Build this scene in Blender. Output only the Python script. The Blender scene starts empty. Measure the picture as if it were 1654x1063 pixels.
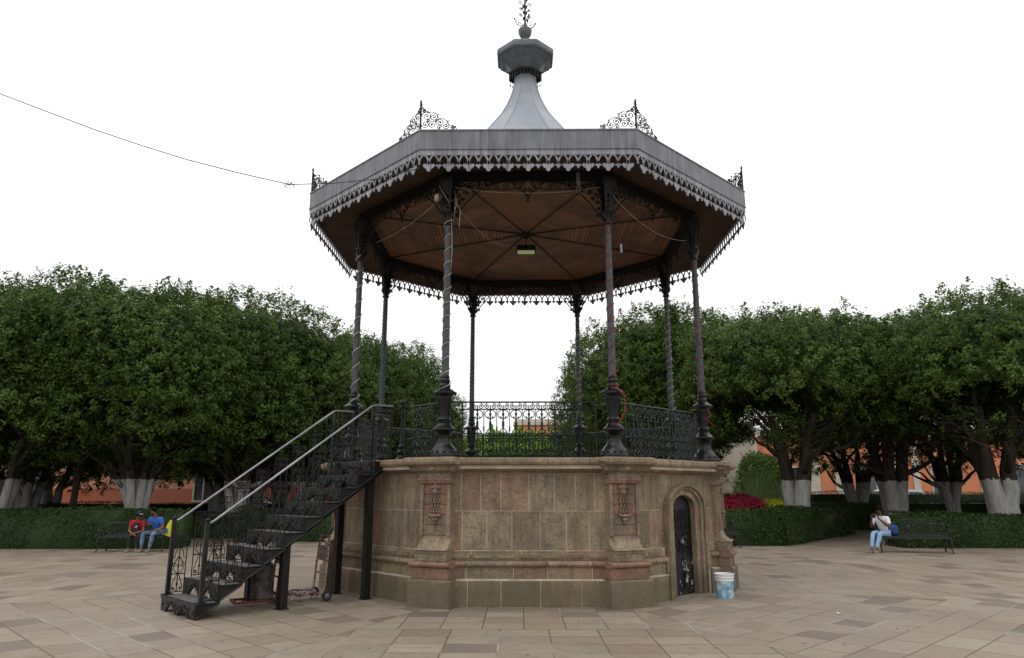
import bpy, bmesh, math, random
import numpy as np
from mathutils import Vector, Matrix
PI=math.pi
R=math.radians
rnd=random.Random(7)
C=bpy.context.scene.collection
SC=bpy.context.scene
# ------------------------------------------------------------------ camera
cam=bpy.data.cameras.new('camera'); co=bpy.data.objects.new('camera',cam); C.objects.link(co)
cam.sensor_width=36; cam.lens=36*1153.149/1654; cam.clip_end=2000; cam.clip_start=.05
co.location=(0,-15.4182,1.75); co.rotation_euler=(PI/2+.2232,0,.0207)
SC.camera=co
# ------------------------------------------------------------------ light
SUN_EL,SUN_AZ=R(62),R(215)
w=bpy.data.worlds.new('World'); SC.world=w; w.use_nodes=True
nt=w.node_tree; nt.nodes.clear()
wo=nt.nodes.new('ShaderNodeOutputWorld'); bg=nt.nodes.new('ShaderNodeBackground')
sky=nt.nodes.new('ShaderNodeTexSky'); sky.sky_type='NISHITA'; sky.sun_disc=False
sky.sun_elevation=SUN_EL; sky.sun_rotation=SUN_AZ; sky.air_density=2; sky.dust_density=8
# overcast: the clear sky is almost wholly hidden by one even, pale cloud layer, brighter overhead
tc=nt.nodes.new('ShaderNodeTexCoord'); sp=nt.nodes.new('ShaderNodeSeparateXYZ')
rp=nt.nodes.new('ShaderNodeValToRGB')
e=rp.color_ramp.elements
e[0].position=0.0; e[0].color=(10.2,10.2,10.25,1); e[1].position=.95; e[1].color=(19,19,19,1)
mx=nt.nodes.new('ShaderNodeMix'); mx.data_type='RGBA'; mx.inputs[0].default_value=.95
nt.links.new(tc.outputs['Generated'],sp.inputs[0]); nt.links.new(sp.outputs[2],rp.inputs[0])
cn=nt.nodes.new('ShaderNodeTexNoise'); cn.inputs['Scale'].default_value=1.6; cn.inputs['Detail'].default_value=4; nt.links.new(tc.outputs['Generated'],cn.inputs['Vector'])
cr_=nt.nodes.new('ShaderNodeMapRange'); cr_.inputs[1].default_value=.35; cr_.inputs[2].default_value=.7; cr_.inputs[3].default_value=.90; cr_.inputs[4].default_value=1.04; nt.links.new(cn.outputs[0],cr_.inputs[0])
nt.links.new(sky.outputs[0],mx.inputs[6]); nt.links.new(rp.outputs[0],mx.inputs[7])
nt.links.new(mx.outputs[2],bg.inputs[0])
mm=nt.nodes.new('ShaderNodeMath'); mm.operation='MULTIPLY'; mm.inputs[1].default_value=.12; nt.links.new(cr_.outputs[0],mm.inputs[0]); nt.links.new(mm.outputs[0],bg.inputs[1])
nt.links.new(bg.outputs[0],wo.inputs[0])
sl=bpy.data.lights.new('sun','SUN'); sl.energy=.5; sl.angle=R(20); sl.color=(1,.97,.93)
so=bpy.data.objects.new('sun',sl); C.objects.link(so)
so.rotation_euler=(R(90)-SUN_EL,0,-SUN_AZ+PI)
SC.view_settings.view_transform='Standard'; SC.view_settings.look='None'
SC.view_settings.exposure=-.24; SC.view_settings.gamma=1
SC.cycles.max_bounces=6; SC.cycles.diffuse_bounces=3; SC.cycles.transparent_max_bounces=6

# ------------------------------------------------------------------ node helpers
class NT:
    def __init__(s,m): s.t=m.node_tree; s.n=s.t.nodes; s.l=s.t.links
    def new(s,k,**kw):
        x=s.n.new(k)
        for a,b in kw.items(): setattr(x,a,b)
        return x
    def m(s,op,a,b=None,c=None):
        x=s.n.new('ShaderNodeMath'); x.operation=op
        for i,v in enumerate((a,b,c)):
            if v is None: continue
            if isinstance(v,(int,float)): x.inputs[i].default_value=v
            else: s.l.new(v,x.inputs[i])
        return x.outputs[0]
    def noise(s,vec,scale,det=4,rough=.6,dist=0,dim='3D'):
        x=s.new('ShaderNodeTexNoise'); x.noise_dimensions=dim; x.inputs['Scale'].default_value=scale
        x.inputs['Detail'].default_value=det; x.inputs['Roughness'].default_value=rough; x.inputs['Distortion'].default_value=dist
        if vec is not None: s.l.new(vec,x.inputs['Vector'])
        return x.outputs[0]
    def ramp(s,fac,stops,interp='LINEAR'):
        x=s.new('ShaderNodeValToRGB'); x.color_ramp.interpolation=interp
        el=x.color_ramp.elements
        while len(el)<len(stops): el.new(.5)
        for q,(p,c) in zip(el,stops):
            q.position=p; q.color=(c,c,c,1) if isinstance(c,(int,float)) else (*c,1)
        s.l.new(fac,x.inputs[0]); return x.outputs[0]
    def mix(s,f,a,b,mode='MIX'):
        x=s.new('ShaderNodeMix'); x.data_type='RGBA'; x.blend_type=mode
        for i,v in ((0,f),(6,a),(7,b)):
            if isinstance(v,(int,float)): x.inputs[i].default_value=v
            elif isinstance(v,tuple): x.inputs[i].default_value=(*v,1)
            else: s.l.new(v,x.inputs[i])
        return x.outputs[2]
    def comb(s,x_,y_,z_=0.):
        x=s.new('ShaderNodeCombineXYZ')
        for i,v in enumerate((x_,y_,z_)):
            if isinstance(v,(int,float)): x.inputs[i].default_value=v
            else: s.l.new(v,x.inputs[i])
        return x.outputs[0]
    def sep(s,v):
        x=s.new('ShaderNodeSeparateXYZ'); s.l.new(v,x.inputs[0]); return x.outputs
    def bump(s,h,dist,strength=1):
        x=s.new('ShaderNodeBump'); x.inputs['Distance'].default_value=dist; x.inputs['Strength'].default_value=strength
        s.l.new(h,x.inputs['Height']); s.l.new(x.outputs[0],s.b.inputs['Normal'])
def newmat(name):
    m=bpy.data.materials.new(name); m.use_nodes=True; t=NT(m); t.b=t.n['Principled BSDF']
    t.geo=t.new('ShaderNodeNewGeometry').outputs['Position']
    return m,t
def plain(name,c1,c2=None,scale=6,rough=.65,metal=0,bump=0,bscale=40,spec=.22,lo=.35,hi=.65):
    m,t=newmat(name)
    obj=t.new('ShaderNodeTexCoord').outputs['Object']
    if c2 is None: c2=tuple(c*.75 for c in c1)
    f=t.ramp(t.noise(obj,scale),[(lo,0.),(hi,1.)])
    t.l.new(t.mix(f,c1,c2),t.b.inputs['Base Color'])
    t.b.inputs['Roughness'].default_value=rough; t.b.inputs['Metallic'].default_value=metal
    t.b.inputs['Specular IOR Level'].default_value=spec
    if bump: t.bump(t.noise(obj,bscale,5),bump)
    return m
def sector(t,pos,rot=0.0103):
    """octagon sector coordinates: distance from the centre along the face normal, and along the face"""
    X,Y,_=t.sep(pos)
    a=t.m('SUBTRACT',t.m('ARCTAN2',Y,X),rot)
    k=t.m('ROUND',t.m('DIVIDE',a,PI/4))
    th=t.m('ADD',t.m('MULTIPLY',k,PI/4),rot)
    c=t.m('COSINE',th); s_=t.m('SINE',th)
    n=t.m('ADD',t.m('MULTIPLY',X,c),t.m('MULTIPLY',Y,s_))
    u=t.m('SUBTRACT',t.m('MULTIPLY',Y,c),t.m('MULTIPLY',X,s_))
    return n,u,k
# ------------------------------------------------------------------ materials
def mat_paving():
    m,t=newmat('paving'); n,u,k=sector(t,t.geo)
    wob=t.noise(t.geo,1.3,2); 
    row=t.m('FLOOR',t.m('DIVIDE',n,.46))
    wn=t.new('ShaderNodeTexWhiteNoise',noise_dimensions='2D'); t.l.new(t.comb(t.m('FLOOR',t.m('DIVIDE',row,4.)),k),wn.inputs['Vector'])
    us=t.m('ADD',u,t.m('MULTIPLY',wn.outputs[0],3.7))
    W=t.m('ADD',.5,t.m('MULTIPLY',wn.outputs[0],.28))
    cu=t.m('DIVIDE',us,W); col=t.m('FLOOR',cu)
    fn=t.m('FRACT',t.m('DIVIDE',n,.46)); fu=t.m('FRACT',cu)
    dn=t.m('MULTIPLY',t.m('MINIMUM',fn,t.m('SUBTRACT',1.,fn)),.46)
    du=t.m('MULTIPLY',t.m('MINIMUM',fu,t.m('SUBTRACT',1.,fu)),W)
    d=t.m('MINIMUM',dn,du)
    # mitre joint between the sectors
    ms=t.m('ABSOLUTE',t.m('SUBTRACT',t.m('ABSOLUTE',u),t.m('MULTIPLY',n,math.tan(PI/8))))
    d=t.m('MINIMUM',d,ms)
    jw=t.m('ADD',.0035,t.m('MULTIPLY',wob,.009))
    joint=t.m('LESS_THAN',d,jw)
    w2=t.new('ShaderNodeTexWhiteNoise',noise_dimensions='3D'); t.l.new(t.comb(row,col,k),w2.inputs['Vector'])
    tone=t.ramp(w2.outputs[0],[(0,(.12,.10,.083)),(.09,(.165,.13,.105)),(.15,(.235,.198,.16)),(.40,(.278,.242,.203)),(.62,(.258,.205,.16)),(.84,(.305,.27,.228)),(1,(.215,.17,.135))])
    g=t.noise(t.geo,.5,3); g2=t.noise(t.geo,7,6,.7); g3=t.noise(t.geo,60,3,.7)
    tone=t.mix(1.,tone,(.97,.91,.82),'MULTIPLY')
    c=t.mix(t.ramp(g,[(.4,0.),(.7,.35)]),tone,(.255,.225,.19))
    c=t.mix(t.ramp(g2,[(.32,.6),(.47,0.)]),c,(.14,.115,.09))
    c=t.mix(t.ramp(g2,[(.58,0.),(.75,.35)]),c,(.36,.335,.30))
    c=t.mix(t.m('MULTIPLY',g3,.28),c,(.12,.11,.1))
    # worn, darker patches and a little moss near the stair foot
    sx,sy,_=t.sep(t.geo)
    dm=t.m('SQRT',t.m('ADD',t.m('POWER',t.m('ADD',sx,3.9),2.),t.m('POWER',t.m('ADD',sy,4.2),2.)))
    moss=t.m('MULTIPLY',t.ramp(dm,[(.35,1.),(1.,0.)]),t.ramp(g2,[(.45,0.),(.6,.6)]))
    c=t.mix(moss,c,(.10,.115,.05))
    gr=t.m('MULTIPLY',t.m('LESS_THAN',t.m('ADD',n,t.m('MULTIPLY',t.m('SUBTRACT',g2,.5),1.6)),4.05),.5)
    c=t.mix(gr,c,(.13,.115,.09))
    c=t.mix(t.ramp(t.noise(t.geo,.9,5,.65),[(.5,0.),(.68,.45)]),c,(.17,.14,.11))
    c=t.mix(joint,c,t.mix(t.ramp(g,[(.52,0.),(.62,1.)]),(.11,.08,.06),(.36,.33,.29)))
    t.l.new(c,t.b.inputs['Base Color'])
    t.l.new(t.ramp(g2,[(.3,.5),(.7,.78)]),t.b.inputs['Roughness']); t.b.inputs['Specular IOR Level'].default_value=.35
    h=t.m('ADD',t.m('MULTIPLY',t.ramp(d,[(0,0.),(.015,1.)]),1.),t.m('ADD',t.m('MULTIPLY',g2,.8),t.m('MULTIPLY',w2.outputs[0],.5)))
    t.bump(h,.006)
    return m
def mat_stone(name='stone'):
    m,t=newmat(name)
    a=t.new('ShaderNodeAttribute',attribute_name='tint').outputs['Color']
    g=t.noise(t.geo,3.5,5,.65); g2=t.noise(t.geo,28,5,.75); X,Y,Z=t.sep(t.geo)
    st=t.noise(t.comb(t.m('MULTIPLY',X,9.),t.m('MULTIPLY',Y,9.),t.m('MULTIPLY',Z,1.2)),1.,4,.6)
    c=t.mix(t.ramp(g,[(.30,.75),(.56,0.)]),a,(.125,.10,.075))
    c=t.mix(t.ramp(g,[(.6,0.),(.8,.25)]),c,(.36,.31,.25))
    c=t.mix(t.ramp(g2,[(.3,.95),(.49,0.)]),c,(.06,.048,.036))
    c=t.mix(t.ramp(g2,[(.62,0.),(.78,.35)]),c,(.42,.37,.31))
    c=t.mix(t.m('MULTIPLY',t.ramp(st,[(.48,0.),(.70,1.)]),.65),c,(.085,.075,.066))
    # damp, mossy stain at the foot, with a ragged edge of its own
    low=t.m('SUBTRACT',t.m('ADD',.42,t.m('MULTIPLY',t.noise(t.geo,1.7,4),.5)),Z)
    c=t.mix(t.m('MULTIPLY',t.ramp(low,[(.12,0.),(.42,1.)]),.72),c,(.10,.088,.055))
    t.l.new(c,t.b.inputs['Base Color']); t.b.inputs['Roughness'].default_value=.88; t.b.inputs['Specular IOR Level'].default_value=.25
    t.bump(t.m('ADD',g2,t.m('MULTIPLY',g,1.5)),.008)
    return m
def mat_fascia(name='painted_sheet',k=1.):
    m,t=newmat(name); o=t.new('ShaderNodeTexCoord').outputs['Object']; X,Y,Z=t.sep(o)
    g=t.noise(o,2.2,4); st=t.noise(t.comb(t.m('MULTIPLY',X,14.),Y,t.m('MULTIPLY',Z,1.)),1.,5,.7)
    g2=t.noise(o,16,6,.7)
    c=t.mix(t.ramp(g,[(.3,0.),(.7,1.)]),tuple(v*k for v in (.135,.142,.165)),tuple(v*k for v in (.195,.203,.23)))
    c=t.mix(t.ramp(st,[(.42,0.),(.68,.9)]),c,(.075,.075,.082))
    c=t.mix(t.ramp(g2,[(.62,0.),(.74,.4)]),c,(.28,.28,.3))
    c=t.mix(t.ramp(t.noise(o,5,6,.8),[(.68,0.),(.73,.8)]),c,(.12,.085,.07))
    # sheet seams
    fx=t.m('FRACT',t.m('DIVIDE',t.m('ADD',X,5.),.93)); seam=t.m('LESS_THAN',fx,.008)
    c=t.mix(t.m('MULTIPLY',seam,.6),c,(.06,.06,.07))
    t.l.new(c,t.b.inputs['Base Color']); t.b.inputs['Roughness'].default_value=.5
    t.bump(g,.01)
    return m
def mat_boards():
    m,t=newmat('ceiling_boards'); n,u,k=sector(t,t.geo)
    bw=.085; rr=t.m('DIVIDE',n,bw); row=t.m('FLOOR',rr); fr=t.m('FRACT',rr)
    wn=t.new('ShaderNodeTexWhiteNoise',noise_dimensions='2D'); t.l.new(t.comb(row,k),wn.inputs['Vector'])
    grain=t.noise(t.comb(t.m('MULTIPLY',u,1.5),t.m('MULTIPLY',n,30.),k),1.,4,.6)
    c=t.mix(wn.outputs[0],(.105,.045,.021),(.235,.10,.045))
    c=t.mix(t.ramp(grain,[(.35,.5),(.6,0.)]),c,(.09,.035,.02))
    c=t.mix(t.ramp(t.noise(t.geo,1.1,5,.65),[(.45,0.),(.66,.85)]),c,(.04,.022,.016))
    c=t.mix(t.ramp(t.noise(t.geo,14,5,.8),[(.66,0.),(.76,.5)]),c,(.35,.24,.16))
    gap=t.m('LESS_THAN',t.m('MINIMUM',fr,t.m('SUBTRACT',1.,fr)),.06)
    c=t.mix(gap,c,(.02,.012,.008))
    t.l.new(c,t.b.inputs['Base Color']); t.b.inputs['Roughness'].default_value=.5
    t.bump(t.ramp(fr,[(0,0.),(.1,1.),(.9,1.),(1,0.)]),.006)
    return m
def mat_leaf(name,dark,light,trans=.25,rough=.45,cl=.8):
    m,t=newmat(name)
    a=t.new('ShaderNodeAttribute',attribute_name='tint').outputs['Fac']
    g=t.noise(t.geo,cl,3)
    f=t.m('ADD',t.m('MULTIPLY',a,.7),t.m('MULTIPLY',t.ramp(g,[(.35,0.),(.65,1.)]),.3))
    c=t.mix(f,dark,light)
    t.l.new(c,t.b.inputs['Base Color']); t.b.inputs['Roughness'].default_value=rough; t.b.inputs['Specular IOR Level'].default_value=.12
    tr=t.new('ShaderNodeBsdfTranslucent'); t.l.new(t.mix(.5,c,light),tr.inputs[0])
    ms=t.new('ShaderNodeMixShader'); ms.inputs[0].default_value=trans
    t.l.new(t.b.outputs[0],ms.inputs[1]); t.l.new(tr.outputs[0],ms.inputs[2])
    t.l.new(ms.outputs[0],t.n['Material Output'].inputs[0])
    return m
def mat_trunk(paint_z):
    m,t=newmat('bark_with_whitewash')
    o=t.new('ShaderNodeTexCoord').outputs['Object']; X,Y,Z=t.sep(o)
    g=t.noise(t.comb(t.m('MULTIPLY',X,8.),t.m('MULTIPLY',Y,8.),t.m('MULTIPLY',Z,2.)),1.,5,.65)
    bark=t.mix(t.ramp(g,[(.35,0.),(.65,1.)]),(.028,.023,.019),(.065,.054,.044))
    lime=t.mix(t.ramp(g,[(.3,0.),(.6,1.)]),(.24,.235,.22),(.42,.41,.39))
    lime=t.mix(t.ramp(t.m('SUBTRACT',.55,Z),[(0,0.),(.6,.6)]),lime,(.25,.23,.19))
    edge=t.m('ADD',Z,t.m('MULTIPLY',t.m('SUBTRACT',t.noise(o,5.5,4),.5),.34))
    c=t.mix(t.m('LESS_THAN',edge,paint_z),bark,lime)
    t.l.new(c,t.b.inputs['Base Color']); t.b.inputs['Roughness'].default_value=.95; t.b.inputs['Specular IOR Level'].default_value=.05
    t.bump(g,.03)
    return m
def mat_facade(name,upper,lower,dz,course=.45):
    m,t=newmat(name); X,Y,Z=t.sep(t.geo)
    g=t.noise(t.geo,.6,5); f=t.m('FRACT',t.m('DIVIDE',Z,course)); line=t.m('LESS_THAN',f,.05)
    c=t.mix(t.m('GREATER_THAN',Z,dz),lower,upper)
    c=t.mix(t.ramp(g,[(.4,.3),(.65,0.)]),c,(.3,.22,.16))
    c=t.mix(t.m('MULTIPLY',line,.45),c,tuple(v*.45 for v in upper))
    t.l.new(c,t.b.inputs['Base Color']); t.b.inputs['Roughness'].default_value=.85
    return m
M={}
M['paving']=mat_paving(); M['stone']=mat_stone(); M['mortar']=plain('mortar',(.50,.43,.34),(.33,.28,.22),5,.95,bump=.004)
M['sheet']=mat_fascia(); M['lace']=mat_fascia('pale_lace_paint',1.55); M['boards']=mat_boards()
M['iron']=plain('black_cast_iron',(.0045,.0045,.005),(.014,.014,.015),9,.30,.1,.002,60,spec=.32)
M['shaft']=plain('weathered_grey_column_paint',(.030,.031,.035),(.075,.077,.085),14,.4,.1,.002,60,spec=.4)
M['irong']=plain('green_black_iron',(.004,.009,.008),(.012,.021,.019),12,.36,.1,spec=.35)
M['irondull']=plain('dull_dark_iron',(.006,.0055,.0055),(.014,.013,.012),8,.6,.0)
M['tread']=plain('worn_tread_plate',(.09,.09,.092),(.17,.17,.172),9,.5,.4,.003,80)
M['steel']=plain('polished_handrail',(.20,.20,.22),(.32,.32,.345),3,.35,.7)
M['zinc']=plain('spire_sheet',(.24,.265,.30),(.31,.335,.37),1.6,.5,0,.006,6)
M['zincd']=plain('dark_cap_sheet',(.095,.104,.12),(.15,.16,.18),4,.45,.1)
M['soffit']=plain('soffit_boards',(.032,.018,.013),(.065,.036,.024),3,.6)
M['cablew']=plain('white_cable',(.50,.49,.45),(.34,.33,.30),8,.5)
M['cabler']=plain('red_cable',(.38,.035,.03),(.25,.02,.02),8,.45)
M['cableg']=plain('green_cable',(.02,.22,.17),(.015,.12,.09),8,.4)
M['cabled']=plain('dark_wire',(.05,.05,.05),(.03,.03,.03),8,.6)
M['leaf']=mat_leaf('laurel_leaf',(.010,.022,.007),(.115,.19,.035),.24)
M['leafl']=mat_leaf('bright_green_leaf',(.11,.20,.03),(.34,.52,.08),.4)  # lighter green leaf for the clipped back row and the far hedge
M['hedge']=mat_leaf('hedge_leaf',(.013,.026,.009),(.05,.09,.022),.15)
M['soil']=plain('soil',(.07,.055,.04),(.04,.032,.024),3,.95,0,.02,20)
M['twig']=plain('bare_twigs',(.07,.06,.05),(.13,.11,.09),6,.9)
M['salmon']=mat_facade('salmon_render',(.66,.30,.19),(.45,.11,.055),1.9)
M['orange']=mat_facade('orange_render',(.60,.20,.09),(.42,.12,.06),1.2,9)
M['cream']=mat_facade('cream_ashlar',(.62,.55,.45),(.5,.43,.34),.8,.42)
M['trim']=plain('pale_trim',(.55,.5,.42),(.45,.4,.33),2,.8)
M['glass']=plain('dark_glass',(.02,.025,.03),(.05,.055,.06),1,.12,0,spec=.8)
M['asphalt']=plain('asphalt',(.055,.053,.05),(.075,.072,.07),2,.9,0,.005,60)
M['red']=plain('red_hand_truck_paint',(.20,.025,.02),(.07,.03,.025),14,.5,0)
M['rust']=plain('chipped_rusty_paint',(.18,.05,.04),(.34,.31,.28),26,.75,0,.003,60,lo=.45,hi=.55)
M['rubber']=plain('rubber',(.02,.02,.02),(.035,.035,.035),12,.8)
M['grey']=plain('grey_metal',(.25,.25,.25),(.15,.15,.15),12,.5,.4)

# ------------------------------------------------------------------ mesh builder
class MB:
    def __init__(s): s.v=[]; s.f=[]; s.mi=[]; s.tint=[]; s.cur=0; s.ct=(.5,.5,.5)
    def add(s,vs,fs,T=None):
        b=len(s.v)
        if T is not None: vs=[T@Vector(p) for p in vs]
        s.v.extend([tuple(p) for p in vs])
        for f in fs: s.f.append(tuple(i+b for i in f)); s.mi.append(s.cur); s.tint.append(s.ct)
    def box(s,x0,x1,y0,y1,z0,z1,T=None):
        v=[(x,y,z) for z in (z0,z1) for y in (y0,y1) for x in (x0,x1)]
        s.add(v,[(0,2,3,1),(4,5,7,6),(0,1,5,4),(2,6,7,3),(0,4,6,2),(1,3,7,5)],T)
    def prism(s,poly,ax0,ax1,T=None,plane='xz'):
        """poly outline in a plane, extruded along the third axis, convex or star-shaped outlines only get ngon caps"""
        n=len(poly)
        def P(a,b,c):
            return {'xz':(a,c,b),'yz':(c,a,b),'xy':(a,b,c)}[plane]
        v=[P(a,b,ax0) for a,b in poly]+[P(a,b,ax1) for a,b in poly]
        f=[tuple(range(n)),tuple(range(2*n-1,n-1,-1))]+[(i,(i+1)%n,n+(i+1)%n,n+i) for i in range(n)]
        s.add(v,f,T)
    def tube(s,pts,r,k=5,T=None,cap=True):
        pts=[Vector(p) for p in pts]; n=len(pts)
        rs=r if isinstance(r,(list,tuple)) else [r]*n
        tang=[(pts[min(i+1,n-1)]-pts[max(i-1,0)]).normalized() for i in range(n)]
        up=Vector((0,0,1)) if abs(tang[0].z)<.9 else Vector((1,0,0))
        u=tang[0].cross(up).normalized(); vs=[]
        for i in range(n):
            u=(u-tang[i]*u.dot(tang[i]))
            if u.length<1e-6: u=tang[i].orthogonal()
            u.normalize(); v=tang[i].cross(u)
            for j in range(k):
                a=2*PI*j/k; vs.append(pts[i]+(u*math.cos(a)+v*math.sin(a))*rs[i])
        f=[(i*k+j,i*k+(j+1)%k,(i+1)*k+(j+1)%k,(i+1)*k+j) for i in range(n-1) for j in range(k)]
        if cap: f+=[tuple(range(k-1,-1,-1)),tuple((n-1)*k+j for j in range(k))]
        s.add(vs,f,T)
    def lathe(s,prof,k=20,T=None,ph=0,flute=0,fn=0):
        vs=[];n=len(prof)
        for r,z in prof:
            for j in range(k):
                a=2*PI*j/k+ph; rr=r*(1-flute*(j%2)) ; vs.append((rr*math.cos(a),rr*math.sin(a),z))
        f=[(i*k+j,i*k+(j+1)%k,(i+1)*k+(j+1)%k,(i+1)*k+j) for i in range(n-1) for j in range(k)]
        f+=[tuple(range(k-1,-1,-1)),tuple((n-1)*k+j for j in range(k))]
        s.add(vs,f,T)
    def blob(s,c,r,T=None,k=8):
        c=Vector(c); rx,ry,rz=r if isinstance(r,tuple) else (r,r,r)
        vs=[];m=max(4,k//2+1)
        for i in range(1,m):
            th=PI*i/m
            for j in range(k):
                a=2*PI*j/k; vs.append(c+Vector((rx*math.sin(th)*math.cos(a),ry*math.sin(th)*math.sin(a),rz*math.cos(th))))
        t=len(vs); vs+=[c+Vector((0,0,rz)),c-Vector((0,0,rz))]
        f=[(i*k+j,(i+1)*k+j,(i+1)*k+(j+1)%k,i*k+(j+1)%k) for i in range(m-2) for j in range(k)]
        f+=[(t,j,(j+1)%k) for j in range(k)]+[(t+1,(m-2)*k+(j+1)%k,(m-2)*k+j) for j in range(k)]
        s.add(vs,f,T)
    def build(s,name,mats,parent=None,smooth=False,loc=None,rotz=0,tint=False,recalc=True):
        me=bpy.data.meshes.new(name); me.from_pydata(s.v,[],s.f)
        if not isinstance(mats,(list,tuple)): mats=[mats]
        for m in mats: me.materials.append(m)
        if len(mats)>1: me.polygons.foreach_set('material_index',s.mi)
        if tint:
            ca=me.color_attributes.new('tint','FLOAT_COLOR','CORNER')
            arr=[]
            for p,tc in zip(me.polygons,s.tint): arr+= [*tc,1.]*p.loop_total
            ca.data.foreach_set('color',arr)
        if recalc:
            bm=bmesh.new(); bm.from_mesh(me); bmesh.ops.recalc_face_normals(bm,faces=bm.faces); bm.to_mesh(me); bm.free()
        if smooth:
            me.polygons.foreach_set('use_smooth',[True]*len(me.polygons))
            if smooth=='auto':
                try: me.set_sharp_from_angle(angle=R(40))
                except Exception: pass
        me.update()
        o=bpy.data.objects.new(name,me); C.objects.link(o)
        if parent: o.parent=parent
        if loc: o.location=loc
        o.rotation_euler=(0,0,rotz)
        return o
def tag(o,label=None,cat=None,group=None,kind=None):
    if label: o['label']=label
    if cat: o['category']=cat
    if group: o['group']=group
    if kind: o['kind']=kind
    return o
def empty(name,loc=(0,0,0),rz=0,label=None,cat=None,group=None):
    o=bpy.data.objects.new(name,None); C.objects.link(o); o.location=loc; o.rotation_euler=(0,0,rz)
    o.empty_display_size=.2
    return tag(o,label,cat,group)
def dup(o,parent=None,rotz=None,loc=None):
    c=o.copy(); C.objects.link(c)
    if parent is not None: c.parent=parent
    if rotz is not None: c.rotation_euler=(0,0,rotz)
    if loc is not None: c.location=loc
    for ch in [x for x in o.children]: dup(ch,c)
    return c
def scroll(cx,cz,r,a0,turns,y=0,inner=.28,seg=9):
    """spiral in the xz plane: starts at radius r, angle a0 and winds inwards"""
    n=max(6,int(abs(turns)*seg)); out=[]
    for i in range(n+1):
        f=i/n; rr=r*(1-(1-inner)*f); a=a0+turns*2*PI*f
        out.append((cx+rr*math.cos(a),y,cz+rr*math.sin(a)))
    return out
def RZ(a): return Matrix.Rotation(a,4,'Z')
def TR(x,y,z=0): return Matrix.Translation((x,y,z))
ROT=.0103
# =================================================================== GROUND
def sheet(name,pts,z,m,kind='structure'):
    b=MB(); b.add([(x,y,z) for x,y in pts],[tuple(range(len(pts)))])
    return tag(b.build(name,m,recalc=False),kind=kind)
sheet('ground',[(-600,-200),(600,-200),(600,900),(-600,900)],-.012,M['soil'])
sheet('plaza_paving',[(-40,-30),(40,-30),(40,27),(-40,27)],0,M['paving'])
sheet('street',[(-80,27.2),(80,27.2),(80,38),(-80,38)],.002,M['asphalt'])

# =================================================================== BANDSTAND
F=2.28                                     # floor height
band=empty('bandstand',(0,0,0),ROT,'octagonal bandstand with stone base, iron columns and grey lace-edged roof amid the plaza','bandstand')
T8=math.tan(PI/8)
TAN=[(.30,.235,.155),(.32,.255,.175),(.275,.215,.14),(.34,.265,.19),(.295,.225,.155),(.285,.24,.15),(.26,.215,.155),(.32,.235,.17),(.285,.225,.145),(.33,.225,.165),(.34,.275,.20)]
TAN=[(r_*.86,g_*.835,b_*.785) for r_,g_,b_ in TAN]
RED=[(.32,.16,.12),(.33,.19,.135),(.29,.165,.12)]
def tone(pr=.08):
    c=rnd.choice(RED) if rnd.random()<pr else rnd.choice(TAN); k=rnd.uniform(.78,1.14)
    return tuple(v*k for v in c)
def course(b,T,prof,t0,t1,nb=3.3):
    """one block: the outline prof [(n,z)] swept along the wall from t0 to t1; 'C0'/'C1' mitre at the corners"""
    k=len(prof); vs=[]
    for t in (t0,t1):
        for n,z in prof:
            tt=t
            if t=='C0': tt=-n*T8
            elif t=='C1': tt=n*T8
            vs.append((tt,-n,z))
        for n,z in ((nb,prof[-1][1]),(nb,prof[0][1])):
            tt=t
            if t=='C0': tt=-n*T8
            elif t=='C1': tt=n*T8
            vs.append((tt,-n,z))
    K=k+2
    f=[(i,i+1,K+i+1,K+i) for i in range(K-1)]+[(K-1,0,K,2*K-1)]+[tuple(range(K-1,-1,-1)),tuple(range(K,2*K))]
    b.add(vs,f,T)
def rowblocks(b,T,prof,w0,w1,gap=.011,jit=.002,pr=.08,avoid=None,nmax=3.7):
    t=-nmax*T8; end=nmax*T8; first=True
    while t<end-.01:
        w_=rnd.uniform(w0,w1); t1=min(t+w_,end)
        if end-t1<w0*.6: t1=end
        a,c=t,t1
        segs=[(a,c)]
        if avoid:
            segs=[]
            if a<avoid[0]: segs.append((a,min(c,avoid[0])))
            if c>avoid[1]: segs.append((max(a,avoid[1]),c))
        for a_,c_ in segs:
            if c_-a_<.04: continue
            dn=rnd.uniform(-jit,jit); b.ct=tone(pr)
            g=gap*.5
            pz=[(n+dn,z+(g if i==0 else (-g if i==len(prof)-1 else 0))) for i,(n,z) in enumerate(prof)]
            A='C0' if a_<=-nmax*T8+.001 else a_+g
            B='C1' if c_>=end-.001 else c_-g
            course(b,T,pz,A,B)
        t=t1
P_PL=[(3.75,0.),(3.75,.385),(3.73,.41)]
P_BD=[(3.69,.41),(3.69,.585)]
P_TO=[(3.70,.585),(3.735,.60),(3.752,.632),(3.735,.665),(3.70,.68),(3.675,.685)]
P_PN=[(3.655,.685),(3.655,.775),(3.63,.785),(3.63,.83)]
P_A=[(3.62,.83),(3.62,1.44)]
P_B=[(3.62,1.44),(3.62,2.03)]
DO=(-.48,.90)                               # door surround along its face
wall=MB()
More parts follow.
